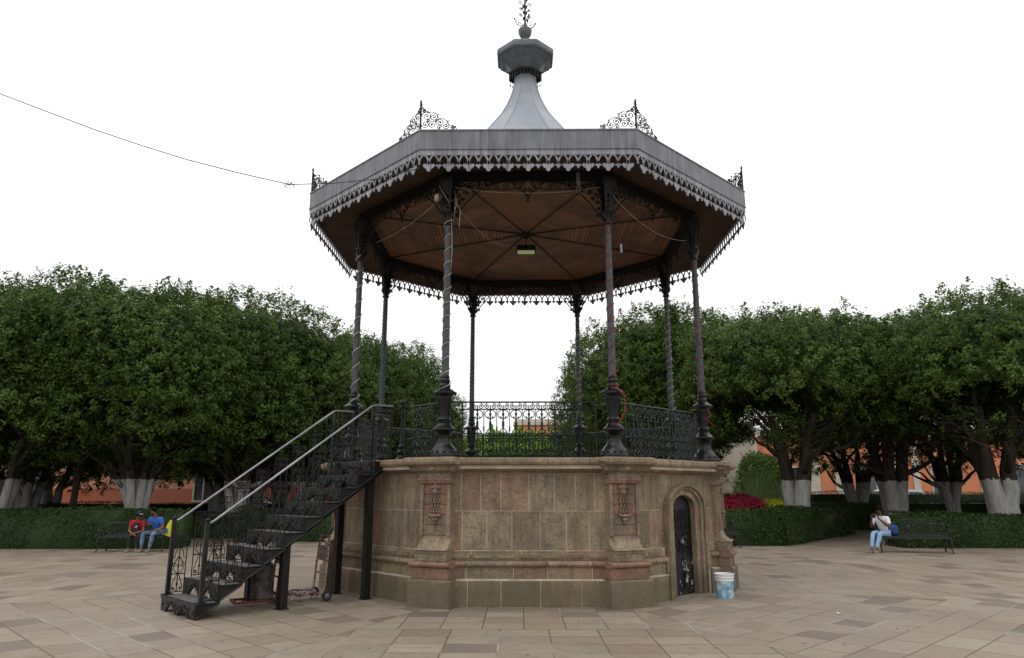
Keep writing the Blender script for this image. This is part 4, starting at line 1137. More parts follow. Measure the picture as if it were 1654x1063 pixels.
T_=[ # x,y,top,crown,trunk,rot,label
(-14.0,10.6,9.0,0,3,.3,'laurel tree with several whitewashed stems directly behind the two people on the left bench'),
(-18.6,10.2,9.4,1,3,1.2,'laurel tree next to the left of the one behind the bench with two people'),
(-23.6,10.6,9.3,2,1,2.2,'laurel tree near the left edge of the picture'),
(-28.8,11.5,9.4,0,2,3.1,'leftmost laurel tree, cut by the picture edge'),
(-11.6,13.6,9.1,2,3,4.0,'laurel tree behind the staircase foot, its low leaf clump hanging beside the handrails'),
(-10.0,17.4,9.0,1,1,.9,'laurel tree seen above the middle of the stair handrails'),
(-8.9,20.9,8.95,0,0,2.6,'laurel tree seen behind the left-hand pair of bandstand columns'),
(-8.6,24.4,8.8,2,1,5.1,'laurel tree second from the far end of the left row'),
(-7.9,28.4,8.5,1,0,1.9,'far end tree of the left row, its clipped side against the white sky'),
(-16.6,15.6,8.6,1,1,5.6,'laurel tree in the second row right behind the tree of the two seated people'),
(-15.0,20.0,8.6,0,1,2.9,'laurel tree deep in the left row before the salmon wall'),
(-21.6,15.8,8.6,2,1,.5,'laurel tree in the second row behind the left bench'),
(10.35,12.9,8.6,3,2,.45,'thick forked laurel tree with whitewashed foot rising behind the hedge beside the red flower bed'),
(14.9,14.8,8.8,4,2,2.0,'laurel tree with whitewashed foot second from the flower bed on the right'),
(16.6,10.6,8.5,3,2,3.6,'dark laurel tree behind the man in white on the right bench'),
(21.2,10.6,8.9,4,1,4.4,'laurel tree near the right edge of the picture'),
(25.8,11.6,9.2,2,0,5.0,'rightmost laurel tree, cut by the picture edge'),
(19.4,18.6,8.9,3,1,.2,'laurel tree farther back on the right before the orange house'),
(6.3,17.0,9.3,2,0,3.3,'ragged-topped laurel tree behind the right side of the bandstand'),
(6.4,21.4,8.9,0,0,2.4,'laurel tree behind the pair of right rear columns'),
(6.4,26.2,8.6,1,1,.8,'far end tree of the right row, its edge against the white sky right of centre'),
(-19.5,21.2,8.7,1,1,1.1,'laurel tree at the back of the left row, far left'),
(-25.5,16.5,8.9,0,1,2.4,'laurel tree in the second row near the left edge'),
(-13.6,24.6,8.6,2,3,3.3,'laurel tree in the back row left, behind the stair top'),
(-25.0,22.6,8.6,1,0,0.4,'laurel tree in the back row near the left edge'),
(-31.5,17.6,8.9,2,1,1.4,'laurel tree in the second row cut by the left picture edge'),
(-12.9,18.9,8.6,1,3,3.9,'laurel tree filling the middle of the left grove'),
(21.8,14.6,8.9,2,1,2.8,'laurel tree in the shade behind the right bench'),
(27.2,17.2,9.0,1,1,1.8,'laurel tree in the second row at the right edge'),
(16.4,21.4,8.8,0,1,5.1,'laurel tree in the back row before the cream pilasters'),
]
for a in T_: tree(*a)
# ragged leader that sticks out of the clipped top on the right
rng=np.random.default_rng(77)
def plume(name,x,y,z0,h_,wd,label,mat,n=1500,size=.15,group=None,stem=True,cat='tree'):
    root=empty(name,(x,y,0),0,label,cat,group)
    Pl=[];
    nb=7
    for i in range(nb):
        a=rng.uniform(0,2*PI); L=h_*rng.uniform(.6,1.); lean=np.array([math.cos(a),math.sin(a),0])*rng.uniform(.1,1.)*wd
        q=n//nb; t_=rng.uniform(0,1,(q,1)); Pl.append(np.array([0,0,z0])+lean*t_+np.array([0,0,1])*L*t_+rng.normal(0,1,(q,3))*wd*.28*(1.15-t_))
    P=np.concatenate(Pl); V,Fq,t_=leaves(P,np.tile([0,0,.6],(len(P),1)),rng,size,.5,.8)
    o=bpy.data.objects.new('crown',mesh_np('crown',V,Fq,[mat],t_)); C.objects.link(o); o.parent=root
    if stem:
        b=MB(); b.tube([(0,0,0),(.1,.05,z0*.5),(0,0,z0),(0,0,z0+h_*.7)],[.14,.11,.07,.02],7); b.build('trunk',M['twig'],root,smooth=True)
    return root
plume('laurel_tree',6.0,13.6,7.4,2.1,1.1,'slender ragged laurel rising above the clipped crowns beside the rear right column',M['leaf'],3400)
plume('laurel_tree',4.6,14.6,7.2,1.5,.5,'thin single-tipped laurel top against the sky left of the rear right column',M['leaf'],1100)
plume('laurel_tree',6.9,14.6,7.6,1.5,.9,'loose laurel top standing above the right row just right of the roof',M['leaf'],2000)
plume('bare_topped_tree',-18.2,13.6,8.2,3.0,1.0,'thin pale tree top showing above the left row near the picture edge',M['leaf'],900,.17)
# pale clipped row closing the view at the back
for i,(x,lb) in enumerate(((-6.2,'bright clipped tree at the back, hidden left of the sky gap'),(-1.2,'bright flat-clipped tree at the back below the sky gap, left half'),(3.8,'bright flat-clipped tree at the back before the orange roof'),(8.9,'bright clipped tree at the back behind the right row'))):
    root=empty('clipped_tree',(x,33.0,0),0,lb,'tree','bright clipped trees across the back of the square')
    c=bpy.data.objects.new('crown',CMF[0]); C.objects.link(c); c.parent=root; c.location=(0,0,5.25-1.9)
    c.rotation_euler=(0,0,(0,PI,0,PI)[i])
    t1=bpy.data.objects.new('trunk',TKM[0][0]); C.objects.link(t1); t1.parent=root; t1.scale=(.7,.7,.75)

rgl=np.random.default_rng(5); nl=420
Pl=np.stack([rgl.uniform(-16,16,nl),rgl.uniform(-9,9,nl),np.full(nl,.006)],1); Pl=Pl[(np.hypot(Pl[:,0],Pl[:,1])>4.4)]
Vl,Fl,tl=leaves(Pl,np.tile([0,0,1.],(len(Pl),1)),rgl,.055,.5,.12); Vl[:,2]=np.abs(Vl[:,2]-.006)+.006
fo=bpy.data.objects.new('fallen_leaves',mesh_np('fallen_leaves',Vl,Fl,[plain('dry_leaf',(.16,.10,.04),(.07,.05,.025),3,.9)],tl)); C.objects.link(fo)
tag(fo,'dry leaves and specks scattered over the paving','leaves',None,'stuff')
# hedges
def hedge(pts,depth,h_,label,mat='hedge',size=.085,dens=330,group='clipped hedges round the flower beds',zb=0,seed=0):
    """pts: ground line of the front edge; the hedge stands behind it"""
    rg=np.random.default_rng(seed+5); org=np.array([pts[0][0],pts[0][1],0.])
    Vs=[];Fs=[];Ts=[];MI=[];off=0
    lumpf=lumpy(rg,14)
    def quadleaf(A,U,W,Nn,n):
        s_=rg.uniform(0,1,(n,1)); t_=rg.uniform(0,1,(n,1)); P=A+U*s_+W*t_
        P=P+Nn*((.09*lumpf(P*.55)+.05*lumpf(P*1.7))[:,None]+rg.uniform(-.05,.05,(n,1)))
        V,Fq,tn=leaves(P,np.tile(Nn,(n,1))*.8+np.array([0,0,.3]),rg,size,.55,.6); return V,Fq,tn
    core=[]
    for a,c in zip(pts[:-1],pts[1:]):
        a=np.array([*a,0.]);c=np.array([*c,0.]); d=c-a; L=np.linalg.norm(d); d/=L; nb=np.array([-d[1],d[0],0.])  # behind
        up=np.array([0,0,1.])
        for A,U,W,Nn,area in ((a,c-a,up*h_,-nb,L*h_),(a+up*h_,c-a,nb*depth,up,L*depth),(a,nb*depth,up*h_,-d,depth*h_),(c,nb*depth,up*h_,d,depth*h_),(a+nb*depth,c-a,up*h_,nb,L*h_*.4)):
            V,Fq,tn=quadleaf(A,U,W,Nn,int(area*dens)); Vs.append(V-org);Fs.append(Fq+off);Ts.append(tn);off+=len(V)
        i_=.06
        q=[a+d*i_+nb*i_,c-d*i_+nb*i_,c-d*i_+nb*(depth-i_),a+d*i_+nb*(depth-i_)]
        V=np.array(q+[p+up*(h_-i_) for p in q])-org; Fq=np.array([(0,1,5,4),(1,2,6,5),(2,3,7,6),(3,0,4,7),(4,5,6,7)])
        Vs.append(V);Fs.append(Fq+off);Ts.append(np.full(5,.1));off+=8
    me=mesh_np('hedge',np.concatenate(Vs),np.concatenate(Fs),[M[mat]],np.concatenate(Ts))
    o=bpy.data.objects.new('hedge',me); C.objects.link(o); o.location=(org[0],org[1],zb)
    return tag(o,label,'hedge',group)
hedge([(-30,7.3),(-10.9,7.3)],1.3,1.22,'long dark hedge behind the bench with the two people, left of the staircase',seed=1)
hedge([(-10.4,10.6),(-2.5,10.6)],1.1,1.15,'dark hedge seen through the staircase and under its railings',seed=2)
hedge([(-15.5,12.6),(-10.2,12.6)],.9,.85,'small hedge between the white tree feet on the left',seed=3,dens=200)
hedge([(3.6,9.0),(8.5,9.0),(13.6,15.6)],1.1,1.12,'dark hedge that turns the corner below the red flower bed',seed=4)
hedge([(11.9,8.2),(28,8.2)],1.4,1.03,'low bright-topped hedge behind the man in white on the right bench',mat='hedge',seed=5)
hedge([(12.5,19.5),(24,17.5)],1.0,1.25,'hedge in the shade beyond the path on the right',seed=6,dens=200)
hedge([(7.5,24.0),(30,24.0)],1.0,1.65,'far hedge in front of the parked cars on the right',seed=7,dens=150,mat='hedge')
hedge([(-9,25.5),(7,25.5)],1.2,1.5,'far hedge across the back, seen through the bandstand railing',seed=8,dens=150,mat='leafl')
hedge([(-30,22),(-9.5,22)],1.2,1.15,'dark hedge at the back of the left grove, before the salmon wall',seed=9,dens=110)
# flower bed
def mound(name,x,y,rx,ry,h_,mat,n,size,label,cat='flower bed',z0=.0,seed=0):
    rg=np.random.default_rng(seed); th=rg.uniform(0.02,PI/2,n); a=rg.uniform(0,2*PI,n); lf=lumpy(rg,12); u=np.cos(th)**.45; zz_=np.sin(th)**.8; k_=(1+.09*lf(np.stack([u*np.cos(a),u*np.sin(a),zz_],1)*2.5))*rg.uniform(.93,1.06,n)
    P=np.stack([u*np.cos(a)*rx*k_,u*np.sin(a)*ry*k_,z0+h_*zz_*k_],1)
    N_=np.stack([P[:,0]/rx,P[:,1]/ry,np.full(n,.8)],1); V,Fq,tn=leaves(P,N_,rg,size,.6,.6)
    b=MB(); k=20; 
    prof=[(1,0),(.98,.45),(.85,.75),(.6,.9),(.3,.95),(.01,.96)]
    vs=[(r*rx*math.cos(2*PI*j/k)*.97,r*ry*math.sin(2*PI*j/k)*.97,(z0+h_)*z*.93) for r,z in prof for j in range(k)]
    f=[(i*k+j,i*k+(j+1)%k,(i+1)*k+(j+1)%k,(i+1)*k+j) for i in range(5) for j in range(k)]
    V=np.concatenate([np.array(vs),V]); Fq=np.concatenate([np.array(f),Fq+len(vs)]); tn=np.concatenate([np.full(len(f),.2),tn])
    o=bpy.data.objects.new(name,mesh_np(name,V,Fq,[mat],tn)); C.objects.link(o); o.location=(x,y,0); return tag(o,label,cat)
ML=dict(burg=mat_leaf('burgundy_leaf',(.13,.010,.022),(.38,.035,.065),.25),yel=mat_leaf('yellow_green_leaf',(.36,.38,.03),(.68,.66,.08),.35),lime=mat_leaf('lime_leaf',(.12,.23,.05),(.32,.48,.13),.3),blade=mat_leaf('blade_leaf',(.22,.34,.13),(.48,.62,.28),.35))
mound('burgundy_shrub',7.9,13.0,1.35,1.5,1.50,ML['burg'],9000,.10,'domed burgundy shrub mass above the hedge right of the bandstand','shrub',seed=1)
mound('burgundy_shrub',9.6,17.0,3.0,.7,1.22,ML['burg'],6000,.10,'low burgundy strip behind the yellow shrub','shrub',seed=2)
mound('yellow_shrub',9.35,12.3,.42,.45,1.26,ML['yel'],1600,.09,'small round yellow shrub beside the burgundy dome','shrub',seed=3)
mound('yellow_shrub',10.0,13.9,1.1,.45,1.32,ML['yel'],3000,.09,'yellow-green flat shrub just left of the thick tree foot','shrub',seed=4)
mound('green_ground_cover',9.6,12.6,1.3,.6,1.08,ML['lime'],3000,.08,'pale green low planting between hedge and yellow shrub','shrub',seed=5)
mound('round_shrub',12.4,22.5,1.6,1.3,3.3,ML['lime'],9000,.14,'tall rounded light green shrub in front of the cream building','shrub',seed=6)
def spiky(x,y,n,L,label,seed):
    rg=random.Random(seed); b=MB()
    for i in range(n):
        a=rg.uniform(0,2*PI); el=rg.uniform(.35,1.45); l=L*rg.uniform(.7,1.1); p=Vector((0,0,.25)); pts=[];d=Vector((math.cos(a)*math.cos(el),math.sin(a)*math.cos(el),math.sin(el)))
        for j in range(6): pts.append(p.copy()); p=p+d*l/5; d=(d+Vector((0,0,-.10))).normalized()
        side=d.cross(Vector((0,0,1))).normalized(); vs=[]
        for j,q in enumerate(pts):
            w_=.035*(1-j/5.2); vs+=[q+side*w_,q-side*w_]
        b.add(vs,[(2*j,2*j+1,2*j+3,2*j+2) for j in range(5)])
    o=b.build('spiky_plant',ML['blade'],loc=(x,y,0),recalc=False); return tag(o,label,'plant','spiky plants in the right-hand bed')
spiky(9.6,15.6,230,2.3,'spiky light green plant nearest to the bandstand in the right-hand bed',1)
spiky(11.3,17.2,230,2.5,'spiky light green plant close to the thick tree in the right-hand bed',2)
spiky(10.7,19.2,190,3.0,'taller spiky plant between the two others in the right-hand bed',3)

# ================================================================== BUILDINGS
def window(parent,x,y,z,w_,h_,axis='y',m=None):
    fr=MB(); d=.06
    fr.box(x-w_/2-.1,x-w_/2,y-d,y+.02,z-.1,z+h_+.1); fr.box(x+w_/2,x+w_/2+.1,y-d,y+.02,z-.1,z+h_+.1)
    fr.box(x-w_/2,x+w_/2,y-d,y+.02,z+h_,z+h_+.1); fr.box(x-w_/2-.12,x+w_/2+.12,y-.14,y-d-.002,z-.13,z-.03)
    fr.box(x-.03,x+.03,y-.035,y+.0,z,z+h_); o=fr.build('window',M['trim'],parent)
    g=MB(); g.box(x-w_/2,x+w_/2,y-.025,y-.012,z,z+h_); g.build('pane',M['glass'],o)
def building(name,x0,x1,y0,y1,h_,mat,wins,label,doors=(),pil=(),cornice=True):
    root=empty(name,(0,0,0),0,label,'building'); b=MB()
    b.box(x0,x1,y0,y1,-.02,h_); b.build('wall',M[mat] if isinstance(mat,str) else mat,root)
    if cornice: c=MB(); c.box(x0-.15,x1+.15,y0-.15,y1+.15,h_+.003,h_+.28); c.box(x0-.05,x1+.05,y0-.05,y1+.05,h_+.283,h_+.5); c.build('cornice',M['trim'],root)
    for x,z,w_,hh in wins: window(root,x,y0,z,w_,hh)
    for x,w_ in pil: p=MB(); p.box(x-w_/2,x+w_/2,y0-.10,y0-.002,0,h_-.01); p.box(x-w_/2-.06,x+w_/2+.06,y0-.14,y0-.102,0,.5); p.build('pilaster',M['trim'],root)
    return root
building('salmon_building',-60,-11,30.5,42,5.6,'salmon',[(-54,1.4,1.2,2.2),(-48,1.4,1.2,2.2),(-42,1.4,1.2,2.2),(-36.5,1.4,1.2,2.2),(-31,1.4,1.2,2.2),(-20.5,1.2,1.1,2.2),(-17.2,1.2,1.1,2.2),(-13.6,1.2,1.1,2.2)],'long salmon building with darker red foot, glimpsed between the white tree feet on the left')
building('orange_building',-1.0,11,46,56,7.25,'orange',[(1.5,2,1.2,2),(5,2,1.2,2)],'orange building whose roof edge shows over the clipped trees through the bandstand')
building('cream_building',11.2,14.3,30.3,38,5.4,'cream',[(12.2,2.6,.5,.45)],'cream ashlar building beside the right edge of the stone base',cornice=True)
building('orange_shop_building',14.6,46,38,48,5.6,'orange',[(19.3,1.1,1.2,2.3),(24.6,1.1,1.3,2.5),(30,1.1,1.3,2.5),(36,1.1,1.3,2.5),(41,1.1,1.3,2.5)],'orange building with cream pilasters behind the parked white car on the right',pil=[(16.4,.9),(20.9,.7),(22.6,.5),(26.6,.5),(28.2,.5),(33,.6),(39,.6)])

# ================================================================== CARS
def car(x,y,rz,color,label,suv=True):
    root=empty('parked_car',(x,y,0),rz,label,'car','cars parked in the street on the right')
    mp=plain('car_paint',color,tuple(c*.9 for c in color),1,.3,.1)
    H=1.85 if suv else 1.45; hb=1.05 if suv else .88
    b=MB(); W=.9
    prof=[(-2.3,.35),(-2.35,.7),(-2.2,hb-.08),(-1.15,hb),(2.15,hb),(2.3,hb-.15),(2.32,.4),(2.2,.3),(-2.2,.3)]
    n=len(prof)
    rows=[(-W,.0),(-W*.98,.0),(W*.98,0),(W,0)]
    vs=[];
    for yy,ins in ((-W,.04),(-W+.06,0),(W-.06,0),(W,.04)):
        for px,pz in prof: vs.append((px*(1-ins*.3),yy,pz-(ins if pz>.6 else 0)))
    f=[tuple(range(n-1,-1,-1)),tuple(3*n+i for i in range(n))]+[(r_*n+i,r_*n+(i+1)%n,(r_+1)*n+(i+1)%n,(r_+1)*n+i) for r_ in range(3) for i in range(n)]
    b.add(vs,f)
    gh=[(-1.15,hb),(-.45,H-.06),(-.2,H),(1.75,H-.02),(2.0,H-.12),(2.15,hb)] if suv else [(-1.15,hb),(-.4,H-.03),(.0,H),(.9,H-.02),(1.3,H-.1),(2.0,hb)]
    n=len(gh); vs=[]
    for s_ in (-1,1):
        for px,pz in gh: vs.append((px,s_*(W-.06-.20*(pz-hb)/(H-hb)),pz-.001 if pz>hb else hb-.02))
    b.add(vs,[tuple(range(n)),tuple(range(2*n-1,n-1,-1))]+[(i,(i+1)%n,n+(i+1)%n,n+i) for i in range(n)])
    b.build('body',mp,root,smooth='auto')
    for s_ in (-1,1):
        for x0,x1 in ((-.75,.15),(.22,1.05),(1.12,1.85)):
            g=MB(); z0,z1=hb+.05,H-.14; o_=.012
            def yy(z): return s_*(W-.06-.20*(z-hb)/(H-hb)+o_)
            x0t=x0+ (.35 if x0<-.5 else 0); x1t=x1-(.12 if x1>1.5 else 0)
            v=[(x0,yy(z0),z0),(x1,yy(z0),z0),(x1t,yy(z1),z1),(x0t,yy(z1),z1)]; v+=[(p[0],p[1]-s_*.01,p[2]) for p in v]
            g.add(v,[(0,1,2,3),(7,6,5,4),(0,4,5,1),(1,5,6,2),(2,6,7,3),(3,7,4,0)]); g.build('window',M['glass'],root)
    g=MB(); v=[(-1.13,-.7,hb+.04),(-1.13,.7,hb+.04),(-.49,.58,H-.12),(-.49,-.58,H-.12)]; v+=[(p[0]-.03,p[1],p[2]+.02) for p in v]
    g.add(v,[(0,1,2,3),(7,6,5,4),(0,4,5,1),(1,5,6,2),(2,6,7,3),(3,7,4,0)]); g.build('windscreen',M['glass'],root)
    for px in (-1.45,1.45):
        for s_ in (-1,1):
            T=TR(px,s_*(W-.08),.34)@Matrix.Rotation(PI/2,4,'X'); t_=MB(); t_.lathe([(.2,-.1),(.32,-.11),(.34,-.07),(.34,.07),(.32,.11),(.2,.1)],20,T); wo_=t_.build('wheel',M['rubber'],root,smooth='auto')
            t_=MB(); t_.lathe([(.05,-.12),(.2,-.105),(.2,.105),(.05,.12)],12,T); t_.build('rim',M['grey'],wo_)
    for s_ in (-1,1):
        l=MB(); l.blob((-2.24,s_*.62,.72),(.08,.16,.08)); l.build('headlight',M['cablew'],root)
    return root
car(22.9,31.8,0,(.55,.56,.57),'white parked off-road car under the trees on the right, before the orange building')
car(13.0,31.2,0,(.04,.05,.07),'dark blue parked car whose roof shows just beside the stone base',False)
car(30.5,31.8,PI,(.3,.31,.33),'grey parked car farther right behind the hedges',False)
car(-17.5,28.8,0,(.6,.6,.6),'pale parked car glimpsed between the stems on the left',False)

# ================================================================== BENCHES
def bench():
    root=empty('cast_iron_bench'); L=.95
    s_=MB()
    for i in range(7): s_.box(-L,L,-.48+i*.066,-.48+i*.066+.045,.43,.452)
    s_.box(-L,L,-.50,-.485,.40,.455)
    s_.build('seat',M['bench'],root)
    b=MB()
    b.tube([(-L,0,.46),(L,0,.46)],.014,5)
    top=[(x,0.05,.80+.13*math.exp(-(x/.30)**2)) for x in [-L+2*L*i/24 for i in range(25)]]
    b.tube(top,.016,5)
    for i in range(17):
        x=-L+.06+i*(2*L-.12)/16
        zt=.80+.13*math.exp(-(x/.30)**2)
        b.tube([(x,0,.46),(x+.07,.02,.56),(x+.03,.04,.68),(x-.04,.05,zt)],.008,4)
        b.tube([(x,0,.46),(x-.07,.02,.56),(x-.03,.04,.68),(x+.04,.05,zt)],.008,4)
    for q in (-1,1): b.tube([(x,.03,z) for x,_,z in scroll(q*.12,.74,.10,PI/2,1.4*q)],.010,4)
    b.blob((0,.03,.68),(.07,.02,.09))
    b.build('backrest',M['bench'],root)
    for q in (-1,1):
        for y0,y1 in ((-.46,-.50),(-.02,.08)):
            l=MB(); l.tube([(q*L,y0,.44),(q*L,y0-.02*(1 if y0<-.2 else -1),.28),(q*L*.99,y0+.03,.14),(q*L,y1,.02),(q*L,y1-.03,.0)],[.03,.028,.022,.02,.03],6); l.build('leg',M['bench'],root)
        a=MB(); a.tube([(q*L,.05,.80),(q*L,-.05,.68),(q*L,-.30,.665),(q*L,-.47,.655),(q*L,-.50,.61),(q*L,-.46,.57)],.02,6); a.tube([(q*L,-.46,.60),(q*L,-.44,.46)],.018,5); a.tube([(x_,y_-.25,z_) for y_,x_,z_ in scroll(0,.56,.07,0,1.4,q*L)],.010,4); a.build('armrest',M['bench'],root)
    return root
M['bench']=plain('grey_painted_cast_iron',(.018,.019,.02),(.045,.046,.048),14,.5,.2)
def place_bench(o,x,y,rz,label):
    o.location=(x,y,0); o.rotation_euler=(0,0,rz); return tag(o,label,'bench','cast iron benches round the plaza')
bn=bench(); 
place_bench(dup(bn),-11.72,6.72,R(3),'dark cast iron bench on the left with two people sitting on it')
place_bench(dup(bn),-4.9,9.9,R(-2),'dark cast iron bench seen behind the rusty hand truck')
place_bench(dup(bn),5.75,8.65,R(2),'dark cast iron bench half hidden by the right edge of the stone base')
place_bench(bn,11.35,6.85,R(-10),'dark cast iron bench on the right beside the man in white')
# ================================================================== PEOPLE
def skinmesh(nodes,edges,mat,name,parent,sub=2):
    """nodes: {name:(pos,radius)}; skin + subdivision baked into one smooth mesh"""
    me=bpy.data.meshes.new(name); keys=list(nodes); ix={k:i for i,k in enumerate(keys)}
    me.from_pydata([nodes[k][0] for k in keys],[(ix[a],ix[c]) for a,c in edges],[])
    o=bpy.data.objects.new(name,me); C.objects.link(o)
    md=o.modifiers.new('skin','SKIN'); md.use_smooth_shade=True; md.branch_smoothing=.3
    for i,k in enumerate(keys):
        r=nodes[k][1]; r=r if isinstance(r,tuple) else (r,r); me.skin_vertices[0].data[i].radius=r
    me.skin_vertices[0].data[0].use_root=True
    s_=o.modifiers.new('sub','SUBSURF'); s_.levels=sub; s_.render_levels=sub
    dg=bpy.context.evaluated_depsgraph_get(); dg.update(); ev=o.evaluated_get(dg); nm=bpy.data.meshes.new_from_object(ev,depsgraph=dg); nm.name=name
    bpy.data.objects.remove(o); 
    nm.materials.clear(); nm.materials.append(mat); nm.polygons.foreach_set('use_smooth',[True]*len(nm.polygons))
    o=bpy.data.objects.new(name,nm); C.objects.link(o); o.parent=parent; return o
def person(loc,rz,label,skin,shirt,pants,hair,shoe,P,sleeve=.55,scale=1.,extra=None,skirt=False):
    """P: dict of joints in local space, x to the figure's left, facing -y, seated"""
    root=empty('person',(*loc,0),rz,label,'person'); root.scale=(scale,)*3
    V_=lambda k:Vector(P[k])
    nodes={};edges=[]
    def n(k,p,r): nodes[k]=(tuple(p),r)
    pel=V_('pelvis'); ch=V_('chest'); nk=V_('neck'); hd=V_('head')
    n('pelvis',pel,(.12,.10)); n('waist',pel.lerp(ch,.45),(.10,.075)); n('chest',ch,(.12,.08)); n('nb',nk-(nk-ch)*.2,(.055,.045)); n('neck',nk+(hd-nk)*.12,.047)
    up=(hd-nk).normalized(); fw=(Vector(P.get('look',(0,-1,-.3)))).normalized()
    n('jaw',hd-up*.065-0*fw,(.062,.060)); n('skull',hd+up*.01-fw*.012,(.075,.085)); n('crown',hd+up*.085-fw*.012,(.055,.06))
    edges+=[('pelvis','waist'),('waist','chest'),('chest','nb'),('nb','neck'),('neck','jaw'),('jaw','skull'),('skull','crown')]
    n('nose',hd-up*.025+fw*.098,.009); n('noseb',hd+up*.01+fw*.08,.012); edges+=[('skull','noseb'),('noseb','nose')]
    for s_,q in ((1,'l'),(-1,'r')):
        sh,el,wr=V_('sh'+q),V_('el'+q),V_('wr'+q); hipp,kn_,an,to=V_('hip'+q),V_('kn'+q),V_('an'+q),V_('to'+q)
        n('sh'+q,sh,.042); n('ua'+q,sh.lerp(el,.5),.046); n('el'+q,el,.038); n('fa'+q,el.lerp(wr,.35),.037); n('wr'+q,wr,(.022,.026))
        edges+=[('chest','sh'+q),('sh'+q,'ua'+q),('ua'+q,'el'+q),('el'+q,'fa'+q),('fa'+q,'wr'+q)]
        hdir=Vector(P.get('hd'+q,tuple(wr-el))).normalized(); side=hdir.cross(Vector((0,0,1)))
        side=side.normalized() if side.length>.1 else Vector((1,0,0)); pn=side.cross(hdir).normalized()
        n('pm'+q,wr+hdir*.05,(.034,.018)); edges.append(('wr'+q,'pm'+q)); n('kk'+q,wr+hdir*.085,(.036,.015)); edges.append(('pm'+q,'kk'+q))
        for fi,(o_,ln) in enumerate(((-.027,.058),(-.009,.068),(.009,.064),(.026,.050))):
            b0_=wr+hdir*.095+side*o_; m_=b0_+hdir*ln*.5-pn*.008; e_=m_+hdir*ln*.35-pn*.028
            n(f'f{fi}a{q}',b0_,.0088); n(f'f{fi}b{q}',m_,.0080); n(f'f{fi}c{q}',e_,.0065); edges+=[('kk'+q,f'f{fi}a{q}'),(f'f{fi}a{q}',f'f{fi}b{q}'),(f'f{fi}b{q}',f'f{fi}c{q}')]
        n('t1'+q,wr+hdir*.045-side*s_*.04-pn*.012,.011); n('t2'+q,wr+hdir*.085-side*s_*.05-pn*.03,.0085); edges+=[('pm'+q,'t1'+q),('t1'+q,'t2'+q)]
        n('hip'+q,hipp,.085); n('th'+q,hipp.lerp(kn_,.5),.072); n('kn'+q,kn_,.054); n('ca'+q,kn_.lerp(an,.35),.052); n('an'+q,an,.034); n('ft'+q,an.lerp(to,.55)-Vector((0,0,.02)),(.036,.026)); n('to'+q,to,(.034,.018))
        edges+=[('pelvis','hip'+q),('hip'+q,'th'+q),('th'+q,'kn'+q),('kn'+q,'ca'+q),('ca'+q,'an'+q),('an'+q,'ft'+q),('ft'+q,'to'+q)]
    body=skinmesh(nodes,edges,skin,'body',root)
    # face
    f=MB(); rt=fw.cross(up).normalized()
    for s_ in (-1,1): f.blob(hd+fw*.078+rt*s_*.028+up*.005,(.010,.010,.006))
    f.blob(hd+fw*.082-up*.055,(.018,.010,.005)); f.build('eyes',M['irondull'],body)
    # clothes
    def ex(keys,g): return {k:(nodes[k][0],tuple(v*g+.012 for v in (nodes[k][1] if isinstance(nodes[k][1],tuple) else (nodes[k][1],)*2))) for k in keys}
    tn=ex(['pelvis','waist','chest','nb','shl','shr'],1.12); tn['nb']=(tn['nb'][0],(.10,.085)); tn['chest']=(tn['chest'][0],(.175,.13)); tn['waist']=(tn['waist'][0],(.135,.11)); tn['shl']=(tn['shl'][0],.072); tn['shr']=(tn['shr'][0],.072); tn['pelvis']=(tn['pelvis'][0],(.15,.125)); te=[('pelvis','waist'),('waist','chest'),('chest','nb'),('chest','shl'),('chest','shr')]
    for q in 'lr':
        sh,el=V_('sh'+q),V_('el'+q); p=sh.lerp(el,sleeve); 
        if sleeve>1: p=el
        tn['us'+q]=(tuple(sh.lerp(el,.5 if sleeve>.5 else sleeve*.6)),.062); tn['cu'+q]=(tuple(p),.062 if sleeve<=1 else .05); te+=[('sh'+q,'us'+q),('us'+q,'cu'+q)]
        if sleeve>1:
            wr=V_('wr'+q); tn['fs'+q]=(tuple(el.lerp(wr,.5)),.046); tn['ws'+q]=(tuple(el.lerp(wr,.95)),.036); te+=[('cu'+q,'fs'+q),('fs'+q,'ws'+q)]
    skinmesh(tn,te,shirt,'shirt',root)
    pk=['pelvis']+[a+q for q in 'lr' for a in ('hip','th','kn','ca')]; pn_=ex(pk,1.05); pn_['pelvis']=(nodes['pelvis'][0],(.125,.10)); pe=[]
    for q in 'lr':
        pn_['hm'+q]=(tuple(V_('kn'+q).lerp(V_('an'+q),.9)),.050); pe+=[('pelvis','hip'+q),('hip'+q,'th'+q),('th'+q,'kn'+q),('kn'+q,'ca'+q),('ca'+q,'hm'+q)]
    skinmesh(pn_,pe,pants,'trousers',root)
    for q in 'lr':
        an,to=V_('an'+q),V_('to'+q); s_=MB(); d=(to-an); d.z=0; d.normalize()
        a0=math.atan2(d.y,d.x); T=TR(an.x,an.y,0)@RZ(a0)
        s_.blob((.06,0,.035),(.14,.047,.036),T,12); s_.blob((-.02,0,.055),(.06,.042,.05),T,10); s_.box(-.075,.195,-.04,.04,.0,.016,T); s_.build('shoe',shoe,root,smooth='auto')
    h_=MB(); rng_=random.Random(3)
    c_=hd+up*.035-fw*.022
    for i in range(70):
        v=Vector((rng_.gauss(0,1),rng_.gauss(0,1),rng_.gauss(0,1))).normalized()
        if v.dot(fw)>.35 and v.dot(up)<.55: continue
        if v.dot(up)<-.35: continue
        h_.blob(c_+v*.070,(.034,.034,.030),None,6)
    h_.blob(c_,(.088,.088,.085),None,12)
    h_.build('hair',hair,root,smooth=True)
    if extra: extra(root)
    return root
SK1=plain('skin',(.22,.105,.065),(.19,.09,.055),8,.5); SK2=plain('darker_skin',(.13,.06,.04),(.10,.045,.03),8,.5)
